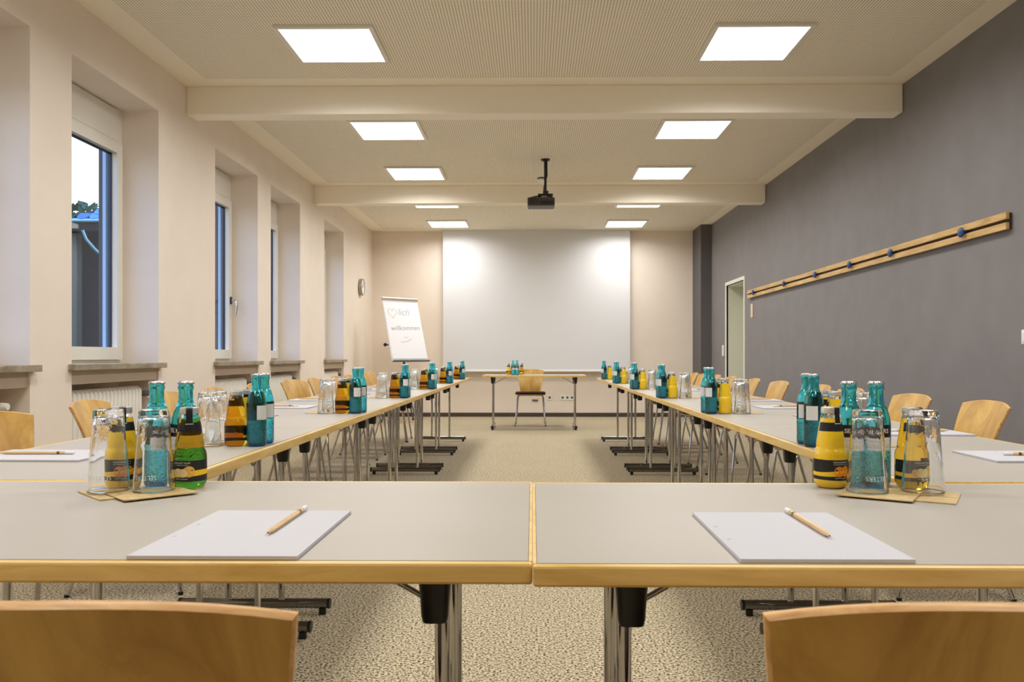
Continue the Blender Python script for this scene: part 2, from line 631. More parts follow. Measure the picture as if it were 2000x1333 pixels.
def slab(name, outline, z0, z1, bev=0.008, seg=3, smooth=True):
    bm = bmesh.new()
    lo = [bm.verts.new((x, y, z0)) for x, y in outline]
    hi = [bm.verts.new((x, y, z1)) for x, y in outline]
    bm.faces.new(lo[::-1])
    top = bm.faces.new(hi)
    k = len(outline)
    for i in range(k):
        j = (i + 1) % k
        bm.faces.new((lo[i], lo[j], hi[j], hi[i]))
    if bev:
        bot_edges = [e for e in bm.edges if all(abs(v.co.z - z1) < 1e-7 for v in e.verts) or all(abs(v.co.z - z0) < 1e-7 for v in e.verts)]
        bmesh.ops.bevel(bm, geom=bot_edges, offset=bev, segments=seg, affect='EDGES', profile=0.5)
    return mesh_from(bm, name, smooth, 45)


def rrect(w, d, r, n=5, cx=0, cy=0):
    pts = []
    for sx, sy, a0 in ((1, 1, 0), (-1, 1, 90), (-1, -1, 180), (1, -1, 270)):
        for i in range(n + 1):
            a = math.radians(a0 + 90 * i / n)
            pts.append((cx + sx * (w / 2 - r) + r * math.cos(a), cy + sy * (d / 2 - r) + r * math.sin(a)))
    return pts


def patch(name, rfun, t0, t1, zlo, zhi, nu=16, nv=2):
    """a label wrapped round a bottle; angle 0 faces -Y, positive angles go to +X"""
    bm = bmesh.new()
    grid = []
    for i in range(nu + 1):
        t = t0 + (t1 - t0) * i / nu
        a = zlo(t) if callable(zlo) else zlo
        b = zhi(t) if callable(zhi) else zhi
        row = []
        for j in range(nv + 1):
            z = a + (b - a) * j / nv
            r = rfun(z)
            row.append(bm.verts.new((r * math.sin(t), -r * math.cos(t), z)))
        grid.append(row)
    for i in range(nu):
        for j in range(nv):
            bm.faces.new((grid[i][j], grid[i + 1][j], grid[i + 1][j + 1], grid[i][j + 1]))
    me = bpy.data.meshes.new(name)
    bm.to_mesh(me)
    bm.free()
    for f in me.polygons:
        f.use_smooth = True
    return me


def disc_patch(name, r, tc_, zc, rad, n=16):
    bm = bmesh.new()
    vs = []
    for i in range(n):
        a = 2 * PI * i / n
        t = tc_ + rad * math.cos(a) / r
        vs.append(bm.verts.new((r * math.sin(t), -r * math.cos(t), zc + rad * math.sin(a))))
    c = bm.verts.new((r * math.sin(tc_), -r * math.cos(tc_), zc))
    for i in range(n):
        bm.faces.new((c, vs[i], vs[(i + 1) % n]))
    me = bpy.data.meshes.new(name)
    bm.to_mesh(me)
    bm.free()
    return me


def text_mesh(s, size, shear=0.0, offset=0.0, width=1.0):
    cu = bpy.data.curves.new('lettering', 'FONT')
    cu.body = s
    cu.size = size
    cu.shear = shear
    cu.offset = offset
    cu.align_x = 'CENTER'
    cu.align_y = 'CENTER'
    cu.resolution_u = 3
    ob = bpy.data.objects.new('lettering_tmp', cu)
    COL.objects.link(ob)
    bpy.context.view_layer.update()
    dg = bpy.context.evaluated_depsgraph_get()
    me = bpy.data.meshes.new_from_object(ob.evaluated_get(dg))
    bpy.data.objects.remove(ob)
    bpy.data.curves.remove(cu)
    if width != 1.0:
        for v in me.vertices:
            v.co.x *= width
    me.materials.clear()
    return me


def wrap_text(s, size, rfun, t_c, zc, flip=False, **kw):
    me = text_mesh(s, size, **kw)
    for v in me.vertices:
        x, y = v.co.x, v.co.y
        if flip:
            x, y = -x, -y
        r = rfun(zc + y)
        t = t_c + x / r
        v.co = (r * math.sin(t), -r * math.cos(t), zc + y)
    return me


# ------------------------------------------------------------------ object helpers
def obj(name, me, m, parent=None, loc=(0, 0, 0), rot=(0, 0, 0)):
    if not me.materials:
        me.materials.append(m if not isinstance(m, str) else MATS[m])
    o = bpy.data.objects.new(name, me)
    COL.objects.link(o)
    o.location = loc
    o.rotation_euler = rot
    if parent is not None:
        o.parent = parent
    return o


def tag(o, label, cat, group=None):
    o['label'] = label
    o['category'] = cat
    if group:
        o['group'] = group
    return o


def thing(name, label, cat, loc=(0, 0, 0), rotz=0.0, group=None):
    o = bpy.data.objects.new(name, None)
    o.empty_display_size = 0.05
    COL.objects.link(o)
    o.location = loc
    o.rotation_euler = (0, 0, rotz)
    return tag(o, label, cat, group)


def struct(name, me, m, label=None):
    o = obj(name, me, m)
    o['kind'] = 'structure'
    if label:
        o['label'] = label
    return o


def struct_root(name, label, loc=(0, 0, 0)):
    o = bpy.data.objects.new(name, None)
    o.empty_display_size = 0.05
    COL.objects.link(o)
    o.location = loc
    o['kind'] = 'structure'
    o['label'] = label
    return o


def dup(root, loc, rotz, label, group=None):
    r = root.copy()
    COL.objects.link(r)
    r.location = loc
    r.rotation_euler = (0, 0, rotz)
    r['label'] = label
    if group:
        r['group'] = group
    for ch in list(root.children):
        c = ch.copy()
        COL.objects.link(c)
        c.parent = r
        for g in list(ch.children):
            d = g.copy()
            COL.objects.link(d)
            d.parent = c
    return r


class Maker:
    """builds the first of a kind, then copies it"""
    def __init__(self, build):
        self.build, self.first = build, None

    def __call__(self, loc, rotz, label, group=None):
        if self.first is None:
            self.first = self.build()
            self.first.location = loc
            self.first.rotation_euler = (0, 0, rotz)
            self.first['label'] = label
            if group:
                self.first['group'] = group
            return self.first
        return dup(self.first, loc, rotz, label, group)


ORD = ['first', 'second', 'third', 'fourth', 'fifth', 'sixth', 'seventh', 'eighth', 'ninth', 'tenth', 'eleventh', 'twelfth']

# ================================================================== THE SETTING
struct('floor', box_mesh('floor', XL - 0.4, XR + 0.6, YF - 0.1, YB + 0.1, -0.10, 0.0), carpet_m, 'beige speckled loop pile carpet floor')

# ---- left wall with window niches
NICHES = [(3.09, 4.15), (4.53, 5.59), (6.59, 7.62), (8.00, 9.01), (10.06, 11.10)]
XW = -2.82      # window plane
XO = -2.95      # outside face of the wall
NT = 2.655      # niche head
SILL = 0.925
wl_boxes = []
edges_y = [YF - 0.1] + [v for nn in NICHES for v in nn] + [YB + 0.1]
for i in range(0, len(edges_y), 2):
    wl_boxes.append((XO, XL, edges_y[i], edges_y[i + 1], 0.0, ZC))
for a, b in NICHES:
    wl_boxes.append((XO, XL, a, b, NT, ZC))
    wl_boxes.append((XO, XW - 0.02, a, b, 0.0, SILL - 0.035))
struct('wall_left', boxes_mesh('wall_left', wl_boxes), wall_m, 'beige window wall with deep niches')

# ---- far wall, wall behind the camera
struct('wall_back', box_mesh('wall_back', XL, XR + 0.5, YB, YB + 0.15, 0, ZC), wall_m, 'beige end wall behind the projection screen')
struct('wall_front', box_mesh('wall_front', XL, XR, YF - 0.15, YF, 0, ZC), wall_m, 'beige wall behind the viewer')
struct('baseboard_back', box_mesh('baseboard_back', XL, 2.554, YB - 0.014, YB, 0, 0.065, 0.003), base_m, 'dark brown baseboard of the end wall')
struct('baseboard_left', box_mesh('baseboard_left', XL, XL + 0.012, 11.10, YB - 0.014, 0, 0.065, 0.003), base_m, 'dark brown baseboard below the clock')

# ---- right wall with door opening and the pier in the far corner
D0, D1, DZ = 10.555, 11.515, 1.955
struct('wall_right', boxes_mesh('wall_right', [
    (XR, XR + 0.35, YF - 0.1, D0, 0, ZC), (XR, XR + 0.35, D1, YB, 0, ZC), (XR, XR + 0.35, D0, D1, DZ, ZC)]), grey_m, 'dark grey painted long wall')
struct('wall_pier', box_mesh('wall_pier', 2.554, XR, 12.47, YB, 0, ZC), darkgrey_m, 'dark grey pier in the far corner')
struct('baseboard_right', box_mesh('baseboard_right', XR - 0.012, XR, YF, D0 - 0.05, 0, 0.065, 0.003), base_m, 'dark baseboard of the grey wall')

# ---- door
dr = struct_root('door_1', 'pale grey-green door in a deep white frame', (XR, D0, 0))
W = D1 - D0
obj('frame', boxes_mesh('door_frame', [
    (-0.012, 0.02, -0.045, 0.0, 0, DZ + 0.045), (-0.012, 0.02, W, W + 0.045, 0, DZ + 0.045), (-0.012, 0.02, 0.0, W, DZ, DZ + 0.045)]), frame_m, dr)
obj('reveal', boxes_mesh('door_reveal', [
    (0.02, 0.30, 0.0, 0.02, 0, DZ), (0.02, 0.30, W - 0.02, W, 0, DZ), (0.02, 0.30, 0.02, W - 0.02, DZ - 0.02, DZ)]), door_m, dr)
lf = obj('door_leaf', box_mesh('door_leaf', 0.255, 0.295, 0.022, W - 0.022, 0.005, DZ - 0.022, 0.003), door_m, dr)
bm = bmesh.new()
tube_into(bm, [(0.255, 0.12, 1.03), (0.205, 0.12, 1.03), (0.205, 0.24, 1.03)], 0.010, 8)
obj('handle', mesh_from(bm, 'door_handle', True, 40), chrome_m, lf)
obj('hinge', tube('door_hinge', [(0.24, W - 0.028, 1.0), (0.24, W - 0.028, 1.09)], 0.008, 8), chrome_m, dr)

# ---- ceiling, acoustic fields, beams
struct('ceiling', box_mesh('ceiling', XO, XR + 0.35, YF - 0.15, YB + 0.15, ZC, ZC + 0.12), ceil_m, 'off-white plaster ceiling')
ceil_o = bpy.data.objects['ceiling']
BEAMS = [(-1.26, -1.10), (2.39, 2.55), (6.04, 6.20), (9.58, 9.74)]
bays = [(YF, -1.26), (-1.10, 2.39), (2.55, 6.04), (6.20, 9.58), (9.74, YB)]
for a, b in bays:
    obj('perforated_field', box_mesh('perforated_field', XL + 0.21, XR - 0.17, a + 0.17, b - 0.17, ZC - 0.004, ZC), perf_m, ceil_o)
for i, (a, b) in enumerate(BEAMS):
    struct('trim_%d' % (i + 1), box_mesh('beam', XL, XR - 0.004, a, b, ZC - 0.21, ZC, 0.006), beam_m,
           ['off-white ceiling beam behind the viewer', 'off-white ceiling beam overhead', 'off-white ceiling beam nearer the viewer', 'off-white ceiling beam behind the projector'][i])

# ---- windows
HANDLE_FAR = {2}
for k, (a, b) in enumerate(NICHES):
    w = struct_root('window_%d' % (k + 1), 'white window in the %s wall niche' % ORD[k], (XW, a, 0))
    L = b - a
    zb, zt = SILL, 2.43
    fx0, fx1 = -0.055, 0.0
    obj('window_frame', boxes_mesh('window_frame', [
        (fx0, fx1, 0.0, 0.045, zb, NT), (fx0, fx1, L - 0.045, L, zb, NT),
        (fx0, fx1, 0.045, L - 0.045, zb, zb + 0.035), (fx0, fx1, 0.045, L - 0.045, zt - 0.035, zt)]), white_m, w)
    obj('shutter_box', box_mesh('shutter_box', fx0, fx1 + 0.004, 0.045, L - 0.045, zt, NT - 0.012, 0.004), white_m, w)
    s0, s1, sb, st = 0.030, L - 0.030, zb + 0.022, zt - 0.022
    sw = 0.072
    sash = obj('sash', boxes_mesh('sash', [
        (-0.042, 0.020, s0, s0 + sw, sb, st), (-0.042, 0.020, s1 - sw, s1, sb, st),
        (-0.042, 0.020, s0 + sw, s1 - sw, sb, sb + sw + 0.01), (-0.042, 0.020, s0 + sw, s1 - sw, st - sw + 0.005, st)]), white_m, w)
    g0, g1, gb, gt = s0 + sw, s1 - sw, sb + sw + 0.01, st - sw + 0.005
    obj('gasket', boxes_mesh('gasket', [
        (-0.040, -0.016, g0, g0 + 0.008, gb, gt), (-0.040, -0.016, g1 - 0.008, g1, gb, gt),
        (-0.040, -0.016, g0, g1, gt - 0.008, gt)]), gasket_m, sash)
    obj('pane', box_mesh('pane', -0.026, -0.022, g0, g1, gb, gt), pane_m, sash)
    # guides of the outside roller shutter, the sky's blue light put into their colour
    for gy in (0.0, L):
        s_ = 1 if gy == 0 else -1
        y0, y1 = sorted((gy + s_ * 0.045, gy + s_ * 0.105))
        obj('sky_tinted_guide', box_mesh('sky_tinted_guide', -0.078, -0.0565, y0, y1, zb, zt), sky_tint_m, w)
        obj('guide_lip', box_mesh('guide_lip', -0.104, -0.0785, y0, y1, zb, zt), gasket_m, w)
    # handle
    hy = (s1 - 0.034) if k in HANDLE_FAR else (s0 + 0.034)
    hz = 1.485
    hd = obj('handle', box_mesh('handle_base', 0.020, 0.034, hy - 0.014, hy + 0.014, hz - 0.034, hz + 0.034, 0.003), graphite_m, sash)
    obj('lever', tube('lever', [(0.034, hy, hz), (0.058, hy, hz + 0.002), (0.070, hy, hz - 0.012), (0.080, hy, hz - 0.05), (0.078, hy, hz - 0.09), (0.068, hy, hz - 0.13)], 0.0085, 8), chrome_m, hd)
    # stone sill and the support below
    obj('window_sill', box_mesh('window_sill', 0.001, XL - XW + 0.045, -0.035 if k else -0.035, L + 0.035, SILL - 0.035, SILL, 0.003), sill_m, w)
    obj('sill_support', box_mesh('sill_support', 0.001, XL - XW - 0.012, 0.001, L - 0.001, SILL - 0.115, SILL - 0.0355), fascia_m, w)

# ================================================================== FURNITURE
# ---- seminar table: long axis x, origin on the floor below its middle
TL, TD, TT = 1.30, 0.65, 0.026
CUPY = TD / 2 - 0.1365
LEGX = TL / 2 - 0.133


def table_builder(length=TL):
    def build():
        t = thing('seminar_table', '', 'table')
        e, es = 0.014, 0.005          # solid lipping: wide on the long sides, thin on the short ends
        legx = length / 2 - 0.133
        hl, hd = length / 2 - 0.0003, TD / 2 - 0.001
        obj('tabletop', box_mesh('tabletop', -hl + es, hl - es, -hd + e, hd - e, TZ - TT + 0.001, TZ), lam_m, t)
        for s in (-1, 1):
            y0, y1 = sorted((s * hd, s * (hd - e + 0.0005)))
            obj('edge_band', box_mesh('edge_band', -hl, hl, y0, y1, TZ - TT, TZ, 0.0035), edge_m, t)
            x0, x1 = sorted((s * hl, s * (hl - es + 0.0003)))
            obj('edge_band', box_mesh('edge_band', x0, x1, -hd + e, hd - e, TZ - TT, TZ, 0.0015), edge_m, t)
        zu = TZ - TT
        for s in (-1, 1):
            x = s * legx
            for q in (-1, 1):
                bm = bmesh.new()
                prof = [(0.0, 0.027), (0.018, 0.0235), (0.045, 0.0205), (0.078, 0.0185), (0.086, 0.0165)]
                rings = []
                for dz, r in prof:
                    rings.append([bm.verts.new((x + px, q * CUPY + py, zu - dz)) for px, py in rrect(2 * r, 2 * r, r * 0.55, 3)])
                for A, B in zip(rings, rings[1:]):
                    for i in range(len(A)):
                        j = (i + 1) % len(A)
                        bm.faces.new((A[i], A[j], B[j], B[i]))
                bm.faces.new(rings[0][::-1])
                bm.faces.new(rings[-1])
                obj('leg_bracket', mesh_from(bm, 'leg_bracket', True, 40), black_m, t)
                obj('upright', tube('upright', [(x, q * 0.10, 0.055), (x, q * 0.10, zu - 0.045)], 0.0115, 12), chrome_m, t)
                obj('brace', tube('brace', [(x - s * 0.006, q * 0.085, zu - 0.098), (x - s * 0.175, q * 0.085, zu - 0.004)], 0.0045, 8), chrome_m, t)
                fb = None
            obj('crossbar', tube('crossbar', [(x, -CUPY + 0.018, zu - 0.045), (x, CUPY - 0.018, zu - 0.045)], 0.0125, 10), chrome_m, t)
            fb = obj('foot_bar', tube('foot_bar', [(x, -0.275, 0.040), (x, 0.275, 0.040)], 0.0185, 14), shaded_chrome_m, t)
            for q in (-1, 1):
                obj('end_cap', tube('end_cap', [(x, q * 0.275, 0.040), (x, q * 0.285, 0.040)], 0.0195, 14), black_m, fb)
                obj('glide', tube('glide', [(x, q * 0.255, 0.001), (x, q * 0.255, 0.024)], 0.014, 10), black_m, fb)
        return t
    return build


make_table = Maker(table_builder())
G_T = 'seminar tables pushed together in a U'
Y0 = 0.985
XIL, XIR = -0.72, 0.74
front_tables = []
make_table((-TL / 2, Y0 + TD / 2, 0), 0, 'cream seminar table across the near end, the one on the window side', G_T)
make_table((TL / 2, Y0 + TD / 2 - 0.011, 0), 0, 'cream seminar table across the near end, the one on the grey-wall side', G_T)
YT = Y0 + TD + 0.003
SIDES = [('window-side', -1, XIL), ('grey-wall', 1, XIR)]
for side, sg, xi in SIDES:
    for k in range(6):
        make_table((xi + sg * TD / 2, YT + (k + 0.5) * TL, 0), PI / 2,
                   'cream seminar table, %s from the near end in the %s row' % (ORD[k], side), G_T)

pt = table_builder(1.36)()
pt.location = (0.02, 10.98, 0)
pt['label'] = 'single presenter table in front of the projection screen'
pt.name = 'presenter_table'


# ---- chair: faces +y, origin on the floor below the seat
def build_chair():
    t = thing('plywood_chair', '', 'chair')
    # backrest: bent plywood
    nu, nv = 14, 12
    bm = bmesh.new()
    F, B = [], []
    th = 0.0125
    for j in range(nv + 1):
        v = j / nv
        hw = 0.128 + 0.064 * v ** 0.85
        fr, bk = [], []
        for i in range(nu + 1):
            u = -1 + 2 * i / nu
            x = hw * u
            z = 0.421 + 0.353 * v
            z += (0.008 - 0.020 * abs(u) ** 2.6) * v ** 3
            y = -0.165 - 0.03 * v - 0.072 * v * v + 0.034 * u * u * (0.4 + 0.6 * v)
            if v < 0.12:
                y += 0.02 * (1 - v / 0.12) ** 2
            fr.append(bm.verts.new((x, y, z)))
            bk.append(bm.verts.new((x * 1.0, y - th, z - 0.002)))
        F.append(fr)
        B.append(bk)
    for j in range(nv):
        for i in range(nu):
            bm.faces.new((F[j][i], F[j][i + 1], F[j + 1][i + 1], F[j + 1][i]))
            bm.faces.new((B[j][i], B[j + 1][i], B[j + 1][i + 1], B[j][i + 1]))
    me = mesh_from(bm, 'backrest', True, 40)
    bk_o = obj('backrest', me, ply_m, t)
    # the laminated edge running round the backrest
    bm = bmesh.new()
    ring = [(0, i) for i in range(nu + 1)] + [(j, nu) for j in range(1, nv + 1)] + [(nv, i) for i in range(nu - 1, -1, -1)] + [(j, 0) for j in range(nv - 1, 0, -1)]

    def pos(j, i, back):
        v = j / nv
        u = -1 + 2 * i / nu
        hw = 0.128 + 0.064 * v ** 0.85
        z = 0.421 + 0.353 * v + (0.008 - 0.020 * abs(u) ** 2.6) * v ** 3
        y = -0.165 - 0.03 * v - 0.072 * v * v + 0.034 * u * u * (0.4 + 0.6 * v)
        if v < 0.12:
            y += 0.02 * (1 - v / 0.12) ** 2
        if back:
            y -= th
            z -= 0.002
        return Vector((hw * u, y, z))
    R1, R2, R3 = [], [], []
    for j, i in ring:
        a, b = pos(j, i, False), pos(j, i, True)
        v = j / nv
        u = -1 + 2 * i / nu
        outw = Vector((0.0028 * (1 if i == nu else -1 if i == 0 else 0), 0, 0.0028 * (1 if j == nv else -1 if j == 0 else 0)))
        R1.append(bm.verts.new(a))
        R2.append(bm.verts.new((a * 0.75 + b * 0.25) + outw))
        R3.append(bm.verts.new((a * 0.25 + b * 0.75) + outw))
    R4 = [bm.verts.new(pos(j, i, True)) for j, i in ring]
    k = len(ring)
    for A, Bq in ((R1, R2), (R2, R3), (R3, R4)):
        for i in range(k):
            j = (i + 1) % k
            bm.faces.new((A[i], A[j], Bq[j], Bq[i]))
    obj('ply_edge', mesh_from(bm, 'ply_edge', True, 50), plyedge_m, bk_o)

    def seat_outline(grow=0.0):
        out = []
        N = 40
        for i in range(N):
            a = 2 * PI * i / N
            c, s = math.cos(a), math.sin(a)
            ex = 0.42
            x = math.copysign(abs(c) ** ex, c)
            y = math.copysign(abs(s) ** ex, s)
            hw = 0.198 + 0.018 * y + grow
            out.append((x * hw, y * (0.198 + grow) + 0.02))
        return out
    obj('seat_board', slab('seat_board', seat_outline(), 0.428, 0.440, 0.003, 2), plyedge_m, t)
    obj('seat_pad', slab('seat_pad', seat_outline(0.004), 0.4405, 0.470, 0.011, 3), pad_m, t)
    for s in (-1, 1):
        obj('leg', tube('front_leg', [(s * 0.150, 0.06, 0.418), (s * 0.172, 0.125, 0.412), (s * 0.181, 0.146, 0.385), (s * 0.212, 0.195, 0.006)], 0.009, 10), chrome_m, t)
        obj('leg', tube('rear_leg', [(s * 0.150, -0.05, 0.418), (s * 0.165, -0.105, 0.412), (s * 0.172, -0.126, 0.385), (s * 0.205, -0.245, 0.006)], 0.009, 10), chrome_m, t)
        for fx, fy in ((s * 0.2125, 0.1955), (s * 0.2055, -0.2465)):
            obj('foot_glide', tube('foot_glide', [(fx, fy, 0.0), (fx, fy, 0.012)], 0.011, 8), black_m, t)
    obj('seat_frame', tube('seat_frame', [(-0.150, 0.062, 0.418), (-0.150, -0.052, 0.418)], 0.0085, 8), chrome_m, t)
    obj('seat_frame', tube('seat_frame', [(0.150, 0.062, 0.418), (0.150, -0.052, 0.418)], 0.0085, 8), chrome_m, t)
    obj('cross_tube', tube('cross_tube', [(-0.150, 0.0, 0.418), (0.150, 0.0, 0.418)], 0.0085, 8), chrome_m, t)
    return t


make_chair = Maker(build_chair)
G_C = 'beech plywood chairs around the tables'
make_chair((-0.390, 0.887, 0), 0.03, 'beech chair seen from behind, at the near table on the window side', G_C)
make_chair((0.384, 0.892, 0), -0.02, 'beech chair seen from behind, at the near table on the grey-wall side', G_C)
LEFT_CH = [(2.58, -2.17, -1.678), (3.50, -PI / 2 + 0.12, -1.65), (4.23, -PI / 2 - 0.1, -1.66), (4.95, -PI / 2 + 0.10, -1.68), (5.62, -PI / 2, -1.66),
           (6.42, -PI / 2 - 0.25, -1.66), (7.02, -PI / 2 + 0.02, -1.64), (7.80, -PI / 2, -1.64), (8.38, -PI / 2, -1.64), (9.00, -PI / 2 - 0.1, -1.62), (9.42, -PI / 2, -1.62)]
RIGHT_CH = [(3.47, PI / 2 - 0.05, 1.66), (4.08, PI / 2 + 0.02, 1.64), (4.86, PI / 2, 1.64), (5.38, PI / 2, 1.64), (6.18, PI / 2 + 0.05, 1.62),
            (6.92, PI / 2 - 0.02, 1.62), (7.62, PI / 2, 1.60), (8.25, PI / 2, 1.60), (8.80, PI / 2, 1.58), (9.25, PI / 2, 1.58)]
for i, (y, r, x) in enumerate(LEFT_CH):
    make_chair((x, y, 0), r, 'beech plywood chair, %s in view from the near end of the window-side row' % ORD[i], G_C)
for i, (y, r, x) in enumerate(RIGHT_CH):
    make_chair((x, y, 0), r, 'beech plywood chair, %s in view from the near end of the grey-wall row' % ORD[i], G_C)
make_chair((-0.03, 11.50, 0), PI, 'beech chair facing the room behind the presenter table', G_C)


# ---- notepads and pencils
def build_pad():
    t = thing('notepad', '', 'notepad')
    obj('paper_block', box_mesh('paper_block', -0.105, 0.105, -0.1485, 0.1485, 0.0, 0.0045), paper_m, t)
    for y in (-0.04, 0.04):
        obj('punch_hole', lathe('punch_hole', [(0.0, 0.0), (0.003, 0.0), (0.003, 0.0003), (0, 0.0003)], 12), mark_m, t, (-0.093, y, 0.0045))
    return t


def build_pencil():
    t = thing('pencil', '', 'pencil')
    r = 0.0039
    obj('shaft', tube('pencil_shaft', [(-0.078, 0, r), (0.073, 0, r)], r, 6), pencil_m, t)
    obj('sharpened_tip', tube('pencil_cone', [(-0.078, 0, r), (-0.092, 0, r)], [r * 0.96, r * 0.3], 12), pencil_m, t)
    obj('graphite_point', tube('pencil_point', [(-0.092, 0, r), (-0.096, 0, r)], [r * 0.3, 0.0002], 10), graphite_m, t)
    obj('eraser_ferrule', tube('pencil_ferrule', [(0.073, 0, r), (0.083, 0, r), (0.095, 0, r)], [r * 1.04, r * 1.04, r * 0.92], 12), eraser_m, t)
    obj('stamp', tube('pencil_stamp', [(0.052, 0, r), (0.059, 0, r)], r * 1.02, 6), stamp_m, t)
    return t


make_pad = Maker(build_pad)
make_pencil = Maker(build_pencil)
G_P, G_N = 'pencils on the notepads', 'white notepads at the seats'
PZ = TZ + 0.0005
make_pad((-0.393, 1.147, PZ), 0, 'white notepad on the near table, window side', G_N)
make_pencil((-0.361, 1.205, PZ + 0.0047), PI / 2, 'wooden pencil on the near notepad, window side', G_P)
make_pad((0.356, 1.140, PZ), 0, 'white notepad on the near table, grey-wall side', G_N)
make_pencil((0.398, 1.195, PZ + 0.0047), PI / 2, 'wooden pencil on the near notepad, grey-wall side', G_P)
for side, sg, xi in SIDES:
    for k in range(6):
        for q, dy in ((0, 0.390), (1, 1.035)):
            y = YT + k * TL + dy + random.uniform(-0.012, 0.012)
            x = xi + sg * (TD - 0.155)
            sn = ('nearer', 'farther')[q]
            make_pad((x, y, PZ), -sg * PI / 2 + random.uniform(-0.03, 0.03), 'white notepad, %s of two on the %s table of the %s row' % (sn, ORD[k], side), G_N)
            make_pencil((x + 0.02 * sg, y - 0.0, PZ + 0.0047), (0 if sg < 0 else PI) + random.uniform(-0.03, 0.03),
                        'wooden pencil on the %s notepad of the %s table, %s row' % (sn, ORD[k], side), G_P)

# ---- drinks
WB = [(0.0, 0.004), (0.010, 0.003), (0.020, 0.0), (0.0235, 0.0012), (0.0262, 0.006), (0.0265, 0.010), (0.0265, 0.115), (0.0262, 0.120), (0.0248, 0.130), (0.0222, 0.140),
      (0.0190, 0.149), (0.0160, 0.155), (0.0146, 0.158), (0.0149, 0.160), (0.0140, 0.162), (0.0134, 0.170), (0.0132, 0.182), (0.0146, 0.185), (0.0150, 0.189), (0.0140, 0.193), (0.0125, 0.1955), (0.0, 0.1955)]


def build_water():
    t = thing('water_bottle', '', 'bottle')
    inner = [(r_ - 0.0026, z_) for r_, z_ in WB[5:-2] if r_ > 0.004]
    shell = WB[:-1] + [(0.0105, 0.1955)] + [(max(r_, 0.0102), min(z_, 0.193)) for r_, z_ in reversed(inner)] + [(0.0215, 0.0075), (0.012, 0.0072), (0.0, 0.0085)]
    obj('glass_body', lathe('water_body', shell, 36, 60), teal_m, t)
    wt = [(0.0, 0.0083), (0.0120, 0.0070), (0.0217, 0.0073)] + [(r_ - 0.0024, z_) for r_, z_ in WB[5:] if 0.009 < z_ < 0.15] + [(0.0160, 0.150), (0.0, 0.150)]
    obj('water', lathe('water_fill', wt, 36, 60), water_m, t)
    bm = bmesh.new()
    N = 42
    rings = []
    for z, r, amp in ((0.1945, 0.0152, 0.0010), (0.1965, 0.0148, 0.0009), (0.1995, 0.0138, 0.0002), (0.2005, 0.0125, 0)):
        rings.append([bm.verts.new(((r + amp * math.cos(21 * 2 * PI * i / N)) * math.cos(2 * PI * i / N), (r + amp * math.cos(21 * 2 * PI * i / N)) * math.sin(2 * PI * i / N), z)) for i in range(N)])
    for A, B in zip(rings, rings[1:]):
        for i in range(N):
            j = (i + 1) % N
            bm.faces.new((A[i], A[j], B[j], B[i]))
    bm.faces.new(rings[-1])
    bm.faces.new(rings[0][::-1])
    obj('crown_cap', mesh_from(bm, 'crown_cap', True, 40), cap_m, t)
    rl = lambda z: 0.02685
    lb = obj('front_label', patch('front_label', rl, -0.98, 0.98, 0.068, 0.093, 18, 1), lwhite_m, t)
    obj('name_panel', patch('name_panel', lambda z: 0.02690, -0.98, 0.98, 0.093, 0.117, 18, 1), lnavy_m, lb)
    obj('lettering', wrap_text('SELTERS', 0.0118, lambda z: 0.02698, 0, 0.1050, width=0.98, offset=0.0002), plate_m, lb)
    obj('lettering', wrap_text('NATURELL', 0.0062, lambda z: 0.02695, 0, 0.0862), mark_m, lb)
    for z in (0.0775, 0.0735):
        obj('label_line', patch('label_line', lambda z: 0.02692, -0.9, 0.9, z, z + 0.0009, 14, 1), mark_m, lb)
    obj('back_label', patch('back_label', rl, PI - 0.62, PI + 0.62, 0.074, 0.113, 12, 1), lwhite_m, t)
    return t


JB = [(0.0, 0.003), (0.016, 0.001), (0.0225, 0.0), (0.0265, 0.003), (0.0296, 0.0095), (0.0308, 0.0125), (0.0308, 0.060), (0.0303, 0.066), (0.0287, 0.071), (0.0268, 0.0745), (0.0262, 0.0775), (0.0264, 0.080),
      (0.0262, 0.084), (0.0186, 0.132)]


def rj(z):
    return 0.0310


def rn(z):
    return 0.0262 + (z - 0.084) * (0.0186 - 0.0262) / (0.132 - 0.084) + 0.0003


